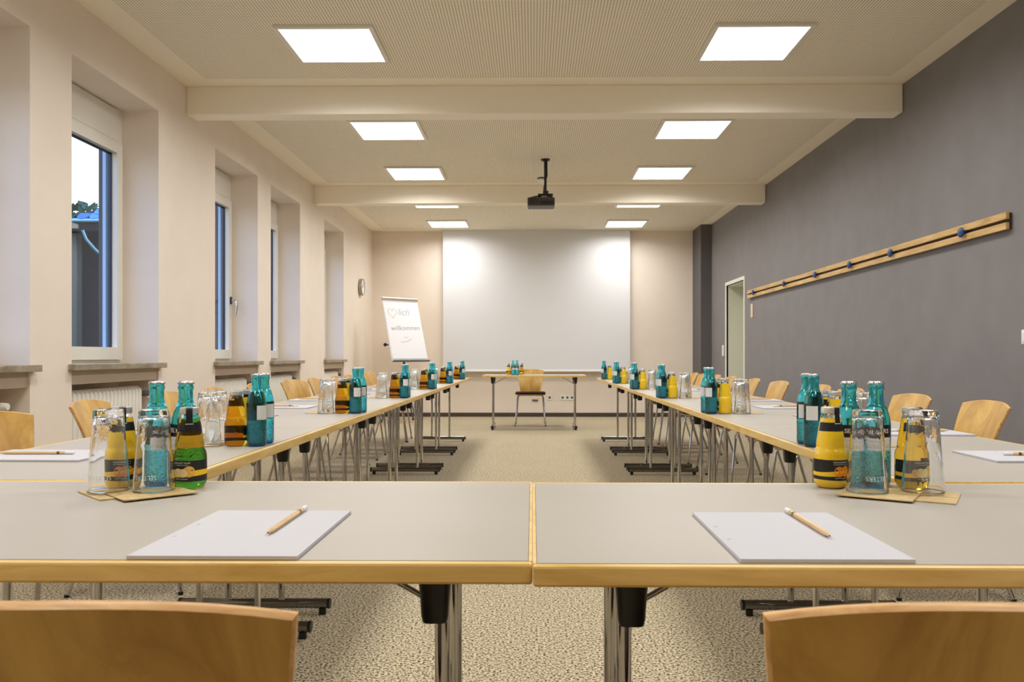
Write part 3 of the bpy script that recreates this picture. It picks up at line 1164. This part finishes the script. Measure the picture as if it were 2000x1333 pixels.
def juice_builder(kind):
    def build():
        t = thing('orange_juice_bottle' if kind == 'orange' else 'apple_juice_bottle', '', 'bottle')
        obj('juice_body', lathe('juice_body', JB + [(0.0, 0.132)], 36, 50), orange_m if kind == 'orange' else amber_m, t)
        obj('glass_neck', lathe('juice_neck', [(0.0, 0.1322), (0.0186, 0.1322), (0.0176, 0.1365), (0.0160, 0.139), (0.0160, 0.1415), (0.0, 0.1415)], 32, 50), clear_m, t)
        obj('twist_lid', lathe('twist_lid', [(0.0, 0.1405), (0.0172, 0.1405), (0.0180, 0.1412), (0.0178, 0.1435), (0.0178, 0.1500), (0.0170, 0.1520), (0.0158, 0.1524), (0.0, 0.1518)], 36, 40), lid_m, t)
        # seal strip over the lid and down the neck
        bm = bmesh.new()
        a = 0.36
        w_ = 0.0062
        prof = [(0.008, 0.1528), (0.0162, 0.1528), (0.0184, 0.1508), (0.0184, 0.1418), (0.0188, 0.1365), (0.0194, 0.130), (0.0206, 0.1235)]
        prev = None
        for r, z in prof:
            c = Vector((r * math.sin(a), -r * math.cos(a), z))
            d = Vector((math.cos(a), math.sin(a), 0)) * w_
            cur = (bm.verts.new(c - d), bm.verts.new(c), bm.verts.new(c + d))
            for v in (cur[0], cur[2]):
                rr = math.hypot(v.co.x, v.co.y)
                v.co.x *= r / rr
                v.co.y *= r / rr
            if prev:
                bm.faces.new((prev[0], prev[1], cur[1], cur[0]))
                bm.faces.new((prev[1], prev[2], cur[2], cur[1]))
            prev = cur
        obj('seal_strip', mesh_from(bm, 'seal_strip', True), lblack_m, t)
        nk = obj('neck_label', patch('neck_label', rn, -1.5, 1.7, 0.1075, 0.124, 22, 2), lblack_m, t)
        obj('neck_line', patch('neck_line', lambda z: rn(z) + 0.0002, 0.02, 0.72, 0.1215, 0.1226, 8, 1), lwhite_m, nk)
        lb = obj('body_label', patch('body_label', rj, -1.95, 2.15, lambda t_: 0.0335 + 0.003 * math.sin(1.2 * t_), 0.0545, 36, 1), lblack_m, t)
        obj('label_band', patch('label_band', lambda z: 0.03098, -1.95, 2.15, 0.0235, lambda t_: 0.0335 + 0.003 * math.sin(1.2 * t_), 36, 1), lyellow_m, lb)
        obj('label_foot', patch('label_foot', rj, -1.95, 2.15, lambda t_: 0.0160 - 0.0006 * math.sin(1.2 * t_), lambda t_: 0.0252 + 0.0022 * math.sin(1.0 * t_ - 0.6), 36, 1), lblack_m, lb)
        if kind == 'orange':
            fr = [(0.18, 0.0325, 0.0098, lorange_m), (0.62, 0.0330, 0.0102, lorange_m)]
            txt, sub = 'ORANGENSAFT', 'aus Orangensaftkonzentrat'
        else:
            fr = [(-0.62, 0.0315, 0.0070, lapple_m), (-0.30, 0.0325, 0.0078, lapple2_m), (0.36, 0.0340, 0.0105, lapple_m), (0.02, 0.0315, 0.0080, lapple2_m)]
            txt, sub = 'APFELSAFT KLAR', 'aus Apfelsaftkonzentrat'
        for i, (a_, z_, r_, m_) in enumerate(fr):
            obj('printed_fruit', disc_patch('printed_fruit', 0.03115 + 0.00006 * i, a_, z_, r_), m_, lb)
        obj('lettering', wrap_text(txt, 0.0044, lambda z: 0.03112, 0.30 if kind == 'orange' else -0.10, 0.0500), lwhite_m, lb)
        obj('lettering', wrap_text(sub, 0.0027, lambda z: 0.03112, 0.30 if kind == 'orange' else -0.10, 0.0462), lwhite_m, lb)
        obj('lettering', wrap_text('100% Fruchtgehalt', 0.0032, lambda z: 0.03112, 0.30 if kind == 'orange' else -0.10, 0.0205), lwhite_m, lb)
        return t
    return build


def build_glass():
    t = thing('drinking_glass', '', 'glass')
    h = 0.1475
    prof = [(0.0, h - 0.001), (0.0235, h), (0.0248, h - 0.001), (0.0255, h - 0.004), (0.0272, 0.118), (0.0300, 0.080), (0.0335, 0.040), (0.0362, 0.003), (0.0362, 0.0008), (0.0354, 0.0), (0.0346, 0.0008),
            (0.0344, 0.003), (0.0316, 0.040), (0.0281, 0.080), (0.0250, 0.118), (0.0236, 0.129), (0.0222, 0.1325), (0.016, 0.1345), (0.0, 0.135)]
    obj('tumbler', lathe('tumbler', prof, 40, 50), tumbler_m, t)

    def rg(z):
        return 0.0362 + (z - 0.003) * (0.0300 - 0.0362) / 0.077 + 0.0003
    obj('etched_name', wrap_text('SELTERS', 0.0115, rg, 0, 0.027, flip=True, offset=-0.00012, width=0.95), etch_m, t)
    return t


def build_napkin():
    t = thing('napkin', '', 'napkin')
    bm = bmesh.new()
    N = 10
    h = 0.0625

    def zf(x, y):
        return 0.0016 + 0.0006 * max(0, (abs(x) + abs(y)) / (2 * h) - 0.55) * math.sin(40 * x + 25 * y) ** 2 * 3
    top = [[bm.verts.new((-h + 2 * h * i / N, -h + 2 * h * j / N, zf(-h + 2 * h * i / N, -h + 2 * h * j / N))) for j in range(N + 1)] for i in range(N + 1)]
    bot = [[bm.verts.new((v.co.x, v.co.y, 0.0)) for v in row] for row in top]
    for i in range(N):
        for j in range(N):
            bm.faces.new((top[i][j], top[i + 1][j], top[i + 1][j + 1], top[i][j + 1]))
            bm.faces.new((bot[i][j], bot[i][j + 1], bot[i + 1][j + 1], bot[i + 1][j]))
    rim = [(i, 0) for i in range(N)] + [(N, j) for j in range(N)] + [(i, N) for i in range(N, 0, -1)] + [(0, j) for j in range(N, 0, -1)]
    for (a, b), (c, d) in zip(rim, rim[1:] + rim[:1]):
        bm.faces.new((bot[a][b], bot[c][d], top[c][d], top[a][b]))
    obj('paper_square', mesh_from(bm, 'napkin', True, 30), kraft_m, t)
    obj('fold_flap', slab('napkin_fold', rrect(0.121, 0.0608, 0.002, 2, 0, 0.0312), 0.0017, 0.0021, 0), kraft_m, t)
    return t


make_water = Maker(build_water)
make_orange = Maker(juice_builder('orange'))
make_apple = Maker(juice_builder('apple'))
make_glass = Maker(build_glass)
make_napkin = Maker(build_napkin)
G_W, G_J, G_G, G_K = 'teal mineral water bottles', 'small juice bottles', 'upturned tumblers', 'kraft paper napkins'
NZ = TZ + 0.0005
GZ = NZ + 0.0030

# near corner, window side
make_orange((-0.786, 1.560, NZ), 0.15, 'orange juice bottle behind the upturned glass, near corner, window side', G_J)
make_water((-0.738, 1.600, NZ), 0.9, 'teal water bottle behind an upturned glass, near corner, window side', G_W)
make_water((-0.682, 1.603, NZ), -0.25, 'teal water bottle with readable label, near corner, window side', G_W)
make_apple((-0.650, 1.545, NZ), 0.0, 'dark green-looking apple juice bottle, near corner, window side', G_J)
make_glass((-0.772, 1.482, GZ + 0.0022), 0.05, 'upturned glass in front of orange juice, near corner, window side', G_G)
make_glass((-0.690, 1.484, GZ + 0.0022), 0.0, 'upturned glass in front of water bottle, near corner, window side', G_G)
make_napkin((-0.7445, 1.4895, NZ), 0.785, 'brown napkin under the outer glass, near corner, window side', G_K)
nk2 = make_napkin((-0.692, 1.471, NZ + 0.0026), 0.77, 'brown napkin under the inner glass, near corner, window side', G_K)

# near corner, grey-wall side
make_orange((0.5685, 1.570, NZ), 0.0, 'orange juice bottle in front, near corner, grey-wall side', G_J)
make_water((0.617, 1.606, NZ), 0.1, 'teal water bottle next to orange juice, near corner, grey-wall side', G_W)
make_water((0.671, 1.608, NZ), -0.25, 'teal water bottle next to apple juice, near corner, grey-wall side', G_W)
make_apple((0.721, 1.566, NZ), 0.35, 'apple juice bottle behind an upturned glass, near corner, grey-wall side', G_J)
make_glass((0.6045, 1.488, GZ + 0.0022), 0.12, 'upturned glass in front of water bottles, near corner, grey-wall side', G_G)
make_glass((0.7060, 1.490, GZ + 0.0022), 0.05, 'upturned glass in front of apple juice, near corner, grey-wall side', G_G)
make_napkin((0.623, 1.478, NZ + 0.0026), -0.57, 'brown napkin under the inner glass, near corner, grey-wall side', G_K)
make_napkin((0.6886, 1.468, NZ), -0.54, 'brown napkin under the outer glass, near corner, grey-wall side', G_K)

for side, sg, xi in SIDES:
    for k in range(6):
        yc = YT + (k + 0.5) * TL + (0.0 if k else 0.01) + random.uniform(-0.01, 0.01)
        for q, dy in ((0, -0.036), (1, 0.036)):
            sn = ('nearer', 'farther')[q]
            where = '%s table of the %s row' % (ORD[k], side)
            jx = random.uniform(-0.004, 0.004)
            wx = (-0.770 if sg < 0 else 0.778) - 0.003 * sg * k
            make_water((wx + jx + 0.003 * q * -sg, yc + dy, NZ), sg * 2.36 + random.uniform(-0.3, 0.3),
                       'teal water bottle, %s of the pair on the %s' % (sn, where), G_W)
            jm = (make_apple if (q == 0) == (sg < 0) else make_orange)
            jn = 'apple' if (q == 0) == (sg < 0) else 'orange'
            make_j = jm((wx + sg * 0.059 + jx, yc + dy + 0.004, NZ), PI + sg * 0.1 + random.uniform(-0.25, 0.25),
                        'small %s juice bottle, %s of the pair on the %s' % (jn, sn, where), G_J)
            make_glass((wx + sg * (0.132 + 0.004 * q), yc + dy * 1.08 + 0.004, GZ), -sg * PI / 2, 'upturned glass, %s of the pair on the %s' % (sn, where), G_G)
        make_napkin((wx + sg * 0.150, yc + 0.006, NZ), 0.12 * sg, 'brown napkin under the glasses on the %s' % where, G_K)

# presenter table
make_orange((-0.318, 10.83, NZ), 0.0, 'orange juice bottle on the presenter table', G_J)
make_water((-0.258, 10.84, NZ), 0.4, 'teal water bottle beside orange juice on the presenter table', G_W)
make_water((-0.205, 10.84, NZ), -0.4, 'teal water bottle beside apple juice on the presenter table', G_W)
make_apple((-0.145, 10.83, NZ), 0.0, 'apple juice bottle on the presenter table', G_J)

# ================================================================== FIXTURES
# ---- radiators in the niches
def radiator(k, a, b):
    t = thing('column_radiator', 'white ribbed radiator below the %s window' % ORD[k], 'radiator', (XW, a, 0), 0, 'ribbed radiators in the window niches')
    y = 0.09
    bm = bmesh.new()
    prof = []
    hw, z0, z1 = 0.052, 0.17, 0.775
    for i in range(7):
        ang = PI * i / 6
        prof.append((hw * math.cos(ang), z1 - 0.035 + 0.035 * math.sin(ang)))
    for i in range(7):
        ang = PI + PI * i / 6
        prof.append((hw * math.cos(ang), z0 + 0.035 + 0.035 * math.sin(ang)))
    ra, rb = [bm.verts.new((0.155 + x, -0.019, z)) for x, z in prof], [bm.verts.new((0.155 + x, 0.019, z)) for x, z in prof]
    bm.faces.new(ra)
    bm.faces.new(rb[::-1])
    for i in range(len(prof)):
        j = (i + 1) % len(prof)
        bm.faces.new((ra[i], ra[j], rb[j], rb[i]))
    cap_edges = [e for e in bm.edges if abs(e.verts[0].co.y - e.verts[1].co.y) < 1e-6]
    bmesh.ops.bevel(bm, geom=cap_edges, offset=0.009, segments=3, affect='EDGES', profile=0.5)
    me = mesh_from(bm, 'radiator_section', True, 60)
    me.materials.append(rad_m)
    end = b - a - 0.13 if k else b - a - 0.20
    ys = []
    yy = 0.075
    while yy < end:
        obj('section', me, rad_m, t, (0, yy, 0))
        yy += 0.046
    obj('header_pipe', tube('header_pipe', [(0.155, 0.06, 0.72), (0.155, yy - 0.03, 0.72)], 0.014, 8), rad_m, t)
    obj('header_pipe', tube('header_pipe', [(0.155, 0.06, 0.22), (0.155, yy - 0.03, 0.22)], 0.014, 8), rad_m, t)
    v = obj('valve', tube('valve', [(0.155, yy - 0.03, 0.72), (0.155, yy + 0.035, 0.72)], 0.013, 10), chrome_m, t)
    obj('thermostat_head', tube('thermostat_head', [(0.155, yy + 0.012, 0.72), (0.20, yy + 0.012, 0.72), (0.235, yy + 0.012, 0.72)], [0.018, 0.021, 0.017], 12), rad_m if k == 0 else tray_m, v)
    obj('supply_pipe', tube('supply_pipe', [(0.155, yy + 0.028, 0.715), (0.155, yy + 0.028, 0.0)], 0.009, 8), rad_m, t)
    for by in (0.14, yy - 0.1):
        obj('wall_bracket', box_mesh('wall_bracket', -0.02, 0.104, by - 0.01, by + 0.01, 0.60, 0.63), rad_m, t)
    for by in (0.098, yy - 0.069):
        obj('foot', box_mesh('radiator_foot', 0.135, 0.175, by - 0.012, by + 0.012, 0.0, 0.175), rad_m, t)


for k, (a, b) in enumerate(NICHES):
    radiator(k, a, b)

# ---- LED panels
def build_led():
    t = thing('led_panel', '', 'ceiling light')
    hw, q = 0.275, 0.302
    bm = bmesh.new()
    bx(bm, -q, q, -q, -hw, -0.022, -0.005)
    bx(bm, -q, q, hw, q, -0.022, -0.005)
    bx(bm, -q, -hw, -hw, hw, -0.022, -0.005)
    bx(bm, hw, q, -hw, hw, -0.022, -0.005)
    obj('frame', mesh_from(bm, 'led_frame'), white_m, t)
    obj('diffuser', box_mesh('diffuser', -hw + 0.0005, hw - 0.0005, -hw + 0.0005, hw - 0.0005, -0.016, -0.006), led_m, t)
    la = bpy.data.lights.new('led_light', 'AREA')
    la.shape = 'SQUARE'
    la.size = 2 * hw - 0.002
    la.energy = LAMP_WATT
    la.color = LAMP_COLOR
    la.spread = LAMP_SPREAD
    lo_ = bpy.data.objects.new('led_light', la)
    COL.objects.link(lo_)
    lo_.parent = t
    lo_.location = (0, 0, -0.0175)
    return t


make_led = Maker(build_led)
LED_Y = [-0.05, 1.70, 3.40, 5.215, 7.19, 8.90, 10.62, 12.30]
for i, y in enumerate(LED_Y):
    for side, x in (('window', -1.265), ('grey-wall', 1.395)):
        if i < 3:
            lab = 'square LED ceiling panel %s the picture, %s side' % (('behind', 'high above', 'just above')[i], side)
        else:
            lab = 'square lit LED ceiling panel, %s row in view, %s side' % (ORD[i - 3], side)
        make_led((x, y, ZC), 0, lab, 'square LED panels in the ceiling')

# ---- projection screen
sx0, sx1, sy = -1.4175, 1.539, 12.95
s = thing('projection_screen', 'large white projection screen on the end wall', 'screen', ((sx0 + sx1) / 2, sy, 0))
hw = (sx1 - sx0) / 2
obj('case', box_mesh('screen_case', -hw - 0.02, hw + 0.02, -0.045, 0.045, ZC - 0.012, ZC - 0.0005), white_m, s)
bm = bmesh.new()
bx(bm, -hw, hw, -0.001, 0.001, 0.752, ZC - 0.012)
obj('fabric', mesh_from(bm, 'screen_fabric'), screen_m, s)
obj('bottom_bar', box_mesh('bottom_bar', -hw, hw, -0.014, 0.014, 0.722, 0.752, 0.006), screenbar_m, s)

# ---- projector on its ceiling mount
pj = thing('ceiling_projector', 'dark projector hanging from a black ceiling mount', 'projector', (0.13, 8.31, 0))
body = obj('housing', box_mesh('housing', -0.182, 0.093, -0.10, 0.12, 2.48, 2.565, 0.012, 3), proj_m, pj)
obj('lens', lathe('lens', [(0.0, 0.0), (0.026, 0.0), (0.030, 0.004), (0.030, 0.030), (0.0, 0.030)], 20), projb_m, body, (-0.03, 0.148, 2.522), (PI / 2, 0, 0))
for i in range(6):
    obj('vent_slot', box_mesh('vent_slot', -0.170, -0.075, -0.1022, -0.0995, 2.495 + i * 0.0105, 2.499 + i * 0.0105), projb_m, body)
obj('connector_panel', box_mesh('connector_panel', -0.05, 0.082, -0.1022, -0.0995, 2.493, 2.53), projb_m, body)
obj('ceiling_plate', lathe('ceiling_plate', [(0, 2.9655), (0.048, 2.9655), (0.048, 2.958), (0.030, 2.945), (0.012, 2.945), (0.0, 2.945)], 20), projb_m, pj)
obj('pole', tube('mount_pole', [(0, 0, 2.95), (0.0, 0, 2.64)], 0.014, 12), projb_m, pj)
obj('tilt_joint', box_mesh('tilt_joint', -0.020, 0.030, -0.025, 0.025, 2.61, 2.645, 0.005), projb_m, pj)
obj('mount_plate', box_mesh('mount_plate', -0.075, 0.075, -0.05, 0.05, 2.592, 2.610, 0.003), projb_m, pj)
for ax, ay in ((-0.15, -0.07), (0.07, -0.07), (-0.15, 0.09), (0.07, 0.09)):
    obj('mount_arm', tube('mount_arm', [(ax * 0.25, ay * 0.3, 2.598), (ax * 0.95, ay, 2.566)], 0.007, 6), projb_m, pj)
obj('cable', tube('projector_cable', [(0.016, -0.01, 2.94), (0.018, -0.014, 2.8), (-0.016, -0.016, 2.68), (-0.022, -0.02, 2.60), (-0.05, -0.098, 2.572)], 0.005, 6), projb_m, pj)

# ---- smoke detector
sd = thing('smoke_detector', 'small round white smoke detector on the ceiling behind the projector pole', 'smoke detector', (0.105, 9.17, ZC))
obj('base', lathe('detector_base', [(0, -0.0045), (0.052, -0.0045), (0.052, -0.018), (0.045, -0.022), (0, -0.022)], 24), tray_m, sd)
obj('cover', lathe('detector_cover', [(0, -0.0225), (0.047, -0.0225), (0.047, -0.040), (0.038, -0.050), (0, -0.054)], 24), detector_m, sd)

# ---- coat rail
RA, RBk = 4.68, 10.28
cr_ = thing('coat_rail', 'long double oak coat rail on the grey wall', 'coat rail', (XR, RA, 1.69))
Lr = RBk - RA
for z in (0.0, 0.059):
    obj('board', box_mesh('rail_board', -0.036, -0.016, 0, Lr, z, z + 0.040, 0.002), rail_m, cr_)
obj('gap_shade_strip', box_mesh('gap_shade_strip', -0.016, -0.0005, 0.002, Lr - 0.002, 0.004, 0.095), railgap_m, cr_)  # dark strip standing for the shade in the gap between the boards
for y in (5.13, 6.14, 6.93, 7.77, 8.73, 9.94):
    bm = bmesh.new()
    bx(bm, -0.046, -0.016, -0.012, 0.012, 0.0405, 0.0585, 0.003)
    hk = obj('hook', mesh_from(bm, 'hook'), hook_m, cr_, (0, y - RA, 0))
    obj('knob', lathe('hook_knob', [(0, 0), (0.022, 0.001), (0.031, 0.008), (0.032, 0.016), (0.026, 0.021), (0, 0.023)], 16), hook_m, hk, (-0.044, 0, 0.0495), (0, -PI / 2, 0))

# ---- small wall plates
def plate(name, label, cat, x, y, z0, z1, w_, m_, rockers, face):
    t = thing(name, label, cat, (x, y, 0))
    d = 0.012
    if face == 'x':
        obj('cover', box_mesh(name + '_cover', -d, 0, -w_ / 2, w_ / 2, z0, z1, 0.003), m_, t)
        hgt = (z1 - z0) / max(1, rockers)
        for i in range(rockers):
            obj('rocker', box_mesh(name + '_rocker', -d - 0.005, -d, -w_ / 2 + 0.012, w_ / 2 - 0.012, z0 + i * hgt + 0.012, z0 + (i + 1) * hgt - 0.012, 0.002), m_, t)
    else:
        obj('cover', box_mesh(name + '_cover', -w_ / 2, w_ / 2, -d, 0, z0, z1, 0.003), m_, t)
        cw = w_ / max(1, rockers)
        for i in range(rockers):
            cx = -w_ / 2 + (i + 0.5) * cw
            obj('socket_well', lathe('socket_well', [(0, 0), (0.020, 0), (0.020, 0.0012), (0, 0.0012)], 16), tray_m, t, (cx, -d - 0.0012, (z0 + z1) / 2), (-PI / 2, 0, 0))
    return t


plate('room_sensor', 'tall beige sensor plate below the end of the coat rail', 'sensor', XR, 10.17, 1.446, 1.616, 0.085, plateb_m, 0, 'x')
plate('light_switch', 'white double light switch beside the door', 'switch', XR, 11.70, 0.965, 1.125, 0.082, plate_m, 2, 'x')
plate('light_switch', 'white light switch on the grey wall at the edge of the picture', 'switch', XR, 4.535, 1.036, 1.116, 0.082, plate_m, 1, 'x')
plate('wall_socket', 'single white socket on the end wall behind the presenter chair', 'socket', 0.272, YB, 0.266, 0.348, 0.082, plate_m, 1, 'y')
plate('wall_socket', 'triple white socket on the end wall beside the presenter table leg', 'socket', 0.555, YB, 0.266, 0.348, 0.225, plate_m, 3, 'y')
t = thing('cable_outlet', 'small dark cable outlet on the end wall under the presenter chair', 'outlet', (0.04, YB, 0))
obj('cover', box_mesh('outlet_cover', -0.055, 0.055, -0.02, 0, 0.262, 0.300, 0.004), plateb_m, t)
obj('flap', box_mesh('outlet_flap', -0.045, 0.045, -0.024, -0.02, 0.250, 0.275, 0.002), tray_m, t)

# ---- wall clock
ck = thing('wall_clock', 'round silver wall clock beside the far corner', 'clock', (XL, 12.13, 1.995))
obj('case', lathe('clock_case', [(0, 0.0), (0.115, 0.0), (0.126, 0.008), (0.126, 0.048), (0.120, 0.056), (0.112, 0.052), (0.112, 0.044), (0, 0.044)], 36), clock_m, ck, (0, 0, 0), (0, PI / 2, 0))
obj('dial', lathe('clock_dial', [(0, 0.0442), (0.1115, 0.0442), (0.1115, 0.0455), (0, 0.0455)], 32), flip_m, ck, (0, 0, 0), (0, PI / 2, 0))
obj('hour_hand', box_mesh('hour_hand', 0.047, 0.0485, -0.004, 0.004, -0.01, 0.055), black_m, ck, (0, 0, 0), (0.9, 0, 0))
obj('minute_hand', box_mesh('minute_hand', 0.049, 0.0505, -0.003, 0.003, -0.01, 0.09), black_m, ck, (0, 0, 0), (-0.5, 0, 0))

# ---- flip chart in the far corner: local x along the board, board leaning back
PHI = math.radians(44)
fc = thing('flip_chart', 'white flip chart easel with a handwritten welcome in the corner', 'flip chart', (-1.78, 11.93, 0), PHI)
LEAN = math.atan2(0.29, 0.93)
BW, BH = 0.64, 0.985
bd = obj('board', box_mesh('flip_board', -BW / 2, BW / 2, 0.0, 0.018, 0.0, BH, 0.004), white_m, fc, (0, 0, 0.90), (-LEAN, 0, 0))
obj('paper_pad', box_mesh('flip_pad', -BW / 2 + 0.012, BW / 2 - 0.012, -0.010, -0.0005, 0.03, BH - 0.03), flip_m, bd)
cb = obj('clamp_bar', tube('clamp_bar', [(-BW / 2 + 0.005, -0.016, BH - 0.03), (BW / 2 - 0.005, -0.016, BH - 0.03)], 0.021, 14), roll_m, bd)
obj('pen_tray', box_mesh('pen_tray', -BW / 2, BW / 2, -0.055, 0.0, -0.016, -0.0005, 0.003), tray_m, bd)


def ink_line(name, pts, m_, r=0.0028):
    bm = bmesh.new()
    tube_into(bm, [(x, -0.0106, z) for x, z in pts], r, 5)
    me = mesh_from(bm, name, True)
    for v in me.vertices:
        v.co.y = -0.0102 - (0.0006 if v.co.y < -0.0106 else 0.0)
    return obj(name, me, m_, bd)


heart = []
for i in range(25):
    a = 2 * PI * i / 24
    heart.append((-0.175 + 0.0052 * 16 * math.sin(a) ** 3 * 0.92, 0.735 + 0.0052 * (13 * math.cos(a) - 5 * math.cos(2 * a) - 2 * math.cos(3 * a) - math.cos(4 * a))))
ink_line('ink_heart', heart, ink_m)
tm = text_mesh('lich', 0.15, shear=0.25, offset=-0.0022)
obj('ink_lettering', tm, ink_m, bd, (0.02, -0.0108, 0.745), (PI / 2, 0, 0))
tm = text_mesh('willkommen', 0.105, shear=0.25, offset=-0.0012)
obj('ink_lettering', tm, ink2_m, bd, (0.005, -0.0108, 0.50), (PI / 2, -0.03, 0))
ink_line('ink_smile', [(-0.11 + 0.012 * i, 0.27 + 0.0011 * (i - 8) ** 2 * 0.22 + 0.003 * i) for i in range(17)], ink_m)
ink_line('ink_smile', [(-0.05 + 0.01 * i, 0.36 + 0.004 * math.sin(i)) for i in range(9)], ink_m, 0.002)
kn = obj('clamp_knob', lathe('clamp_knob', [(0, 0), (0.024, 0.002), (0.026, 0.02), (0.016, 0.034), (0, 0.036)], 14), black_m, fc, (-0.315, 0.165, 1.135), (0, -PI / 2, 0))
obj('knob_shaft', tube('knob_shaft', [(-0.32, 0.165, 1.135), (-0.02, 0.165, 1.135)], 0.010, 8), tray_m, fc)
obj('column', tube('easel_column', [(0, 0.165, 0.42), (0, 0.165, 1.30)], 0.019, 12), tray_m, fc)
obj('board_arm', tube('board_arm', [(0, 0.165, 1.14), (0, 0.106, 1.14)], 0.012, 8), tray_m, fc)
for a in (-90, 30, 150):
    ca, sa = math.cos(math.radians(a)), math.sin(math.radians(a))
    lg = obj('leg', tube('easel_leg', [(0.012 * ca, 0.165 + 0.012 * sa, 0.60), (0.33 * ca, 0.165 + 0.33 * sa, 0.02)], 0.012, 8), tray_m, fc)
    obj('foot_cap', tube('foot_cap', [(0.33 * ca, 0.165 + 0.33 * sa, 0.0), (0.33 * ca, 0.165 + 0.33 * sa, 0.03)], 0.016, 8), black_m, lg)

# ================================================================== OUTSIDE THE WINDOWS
GZ0 = -0.8
struct('ground', box_mesh('ground', -60, XO - 0.02, -20, 80, GZ0 - 0.2, GZ0), lawn_m, 'dark lawn outside')
hs = thing('neighbouring_house', 'neighbouring house with a blue slate hipped roof outside the window', 'house', (-11.05, 20.0, GZ0))
EV = 4.28 - GZ0
obj('wall', box_mesh('house_wall', -0.75, 4.4, 0.55, 6.0, 0, EV - 0.05), brick_m, hs)
obj('porch_post', box_mesh('porch_post', -0.44, -0.16, 0.0, 0.25, 0, EV - 0.28, 0.01), post_m, hs)
obj('fascia', box_mesh('house_fascia', -0.80, 4.6, -0.18, 0.55, EV - 0.26, EV - 0.02), brick_m, hs)
obj('gutter', tube('house_gutter', [(-0.75, -0.24, EV - 0.01), (4.6, -0.24, EV - 0.01)], 0.05, 8), gutter_m, hs)
obj('downpipe', tube('house_downpipe', [(0.10, -0.2, EV - 0.24), (0.14, -0.1, EV - 0.45), (0.24, 0.1, EV - 0.66), (0.40, 0.38, EV - 0.90), (0.44, 0.48, 0.0)], 0.04, 10), gutter_m, hs)
# hipped roof body and its slates
bm = bmesh.new()
rv = [bm.verts.new(c) for c in ((-0.22, -0.22, EV), (4.7, -0.22, EV), (4.7, 6.2, EV), (-0.22, 6.2, EV), (2.3, 2.4, EV + 2.05), (4.0, 2.4, EV + 2.05))]
for f in ((0, 1, 5, 4), (1, 2, 5), (2, 3, 4, 5), (3, 0, 4), (0, 3, 2, 1)):
    bm.faces.new([rv[i] for i in f])
rf = obj('roof', mesh_from(bm, 'house_roof'), underlay_m, hs)
sl_pts = [(-0.145, 0.0), (0.145, 0.0), (0.145, -0.17), (0.12, -0.24), (0.07, -0.29), (0.0, -0.31), (-0.07, -0.29), (-0.12, -0.24), (-0.145, -0.17)]
bm = bmesh.new()
lo = [bm.verts.new((x, y, 0)) for x, y in sl_pts]
hi = [bm.verts.new((x, y, 0.030)) for x, y in sl_pts]
bm.faces.new(lo)
bm.faces.new(hi[::-1])
for i in range(len(sl_pts)):
    j = (i + 1) % len(sl_pts)
    bm.faces.new((lo[i], lo[j], hi[j], hi[i]))
slate_me = mesh_from(bm, 'slate')
slate_me.materials.append(slate_m)
pitch = math.atan2(2.05, 2.62)
for r in range(8):
    s_up = 0.27 + r * 0.225
    y = -0.22 + s_up * math.cos(pitch)
    z = EV + s_up * math.sin(pitch)
    xmin = -0.22 + s_up * math.cos(pitch) * (2.52 / 2.62)
    for c in range(7):
        x = xmin + 0.12 + (c + 0.5 * (r % 2)) * 0.30
        obj('slate', slate_me, slate_m, rf, (x, y - 0.010, z + 0.012), (pitch - 0.075, 0, 0))


def build_tree(label, loc, h, r, seed):
    rnd = random.Random(seed)
    t = thing('leafy_tree', label, 'tree', loc, 0, 'trees outside the windows')
    obj('trunk', tube('trunk', [(0, 0, 0), (0.05, 0, h * 0.35), (0, 0.05, h * 0.75)], [0.22, 0.17, 0.06], 10), bark_m, t)
    vs, fs = [], []
    for i in range(6000):
        d = Vector((rnd.gauss(0, 1), rnd.gauss(0, 1), rnd.gauss(0, 1))).normalized() * (rnd.random() ** 0.4)
        c = Vector((d.x * r, d.y * r, h * 0.68 + d.z * h * 0.34))
        a = Vector((rnd.gauss(0, 1), rnd.gauss(0, 1), rnd.gauss(0, 1))).normalized() * 0.16
        b = a.orthogonal().normalized() * 0.09
        q = len(vs)
        vs += [tuple(c - a), tuple(c + b), tuple(c + a), tuple(c - b)]
        fs.append((q, q + 1, q + 2, q + 3))
    me = bpy.data.meshes.new('foliage')
    me.from_pydata(vs, [], fs)
    fo = obj('foliage', me, leaf_m, t)
    fo['kind'] = 'stuff'


build_tree('tall leafy tree behind the slate-roofed house', (-17.5, 31.0, GZ0), 7.5, 2.6, 3)
build_tree('leafy tree farther along behind the slate-roofed house', (-12.2, 33.0, GZ0), 7.4, 2.4, 5)
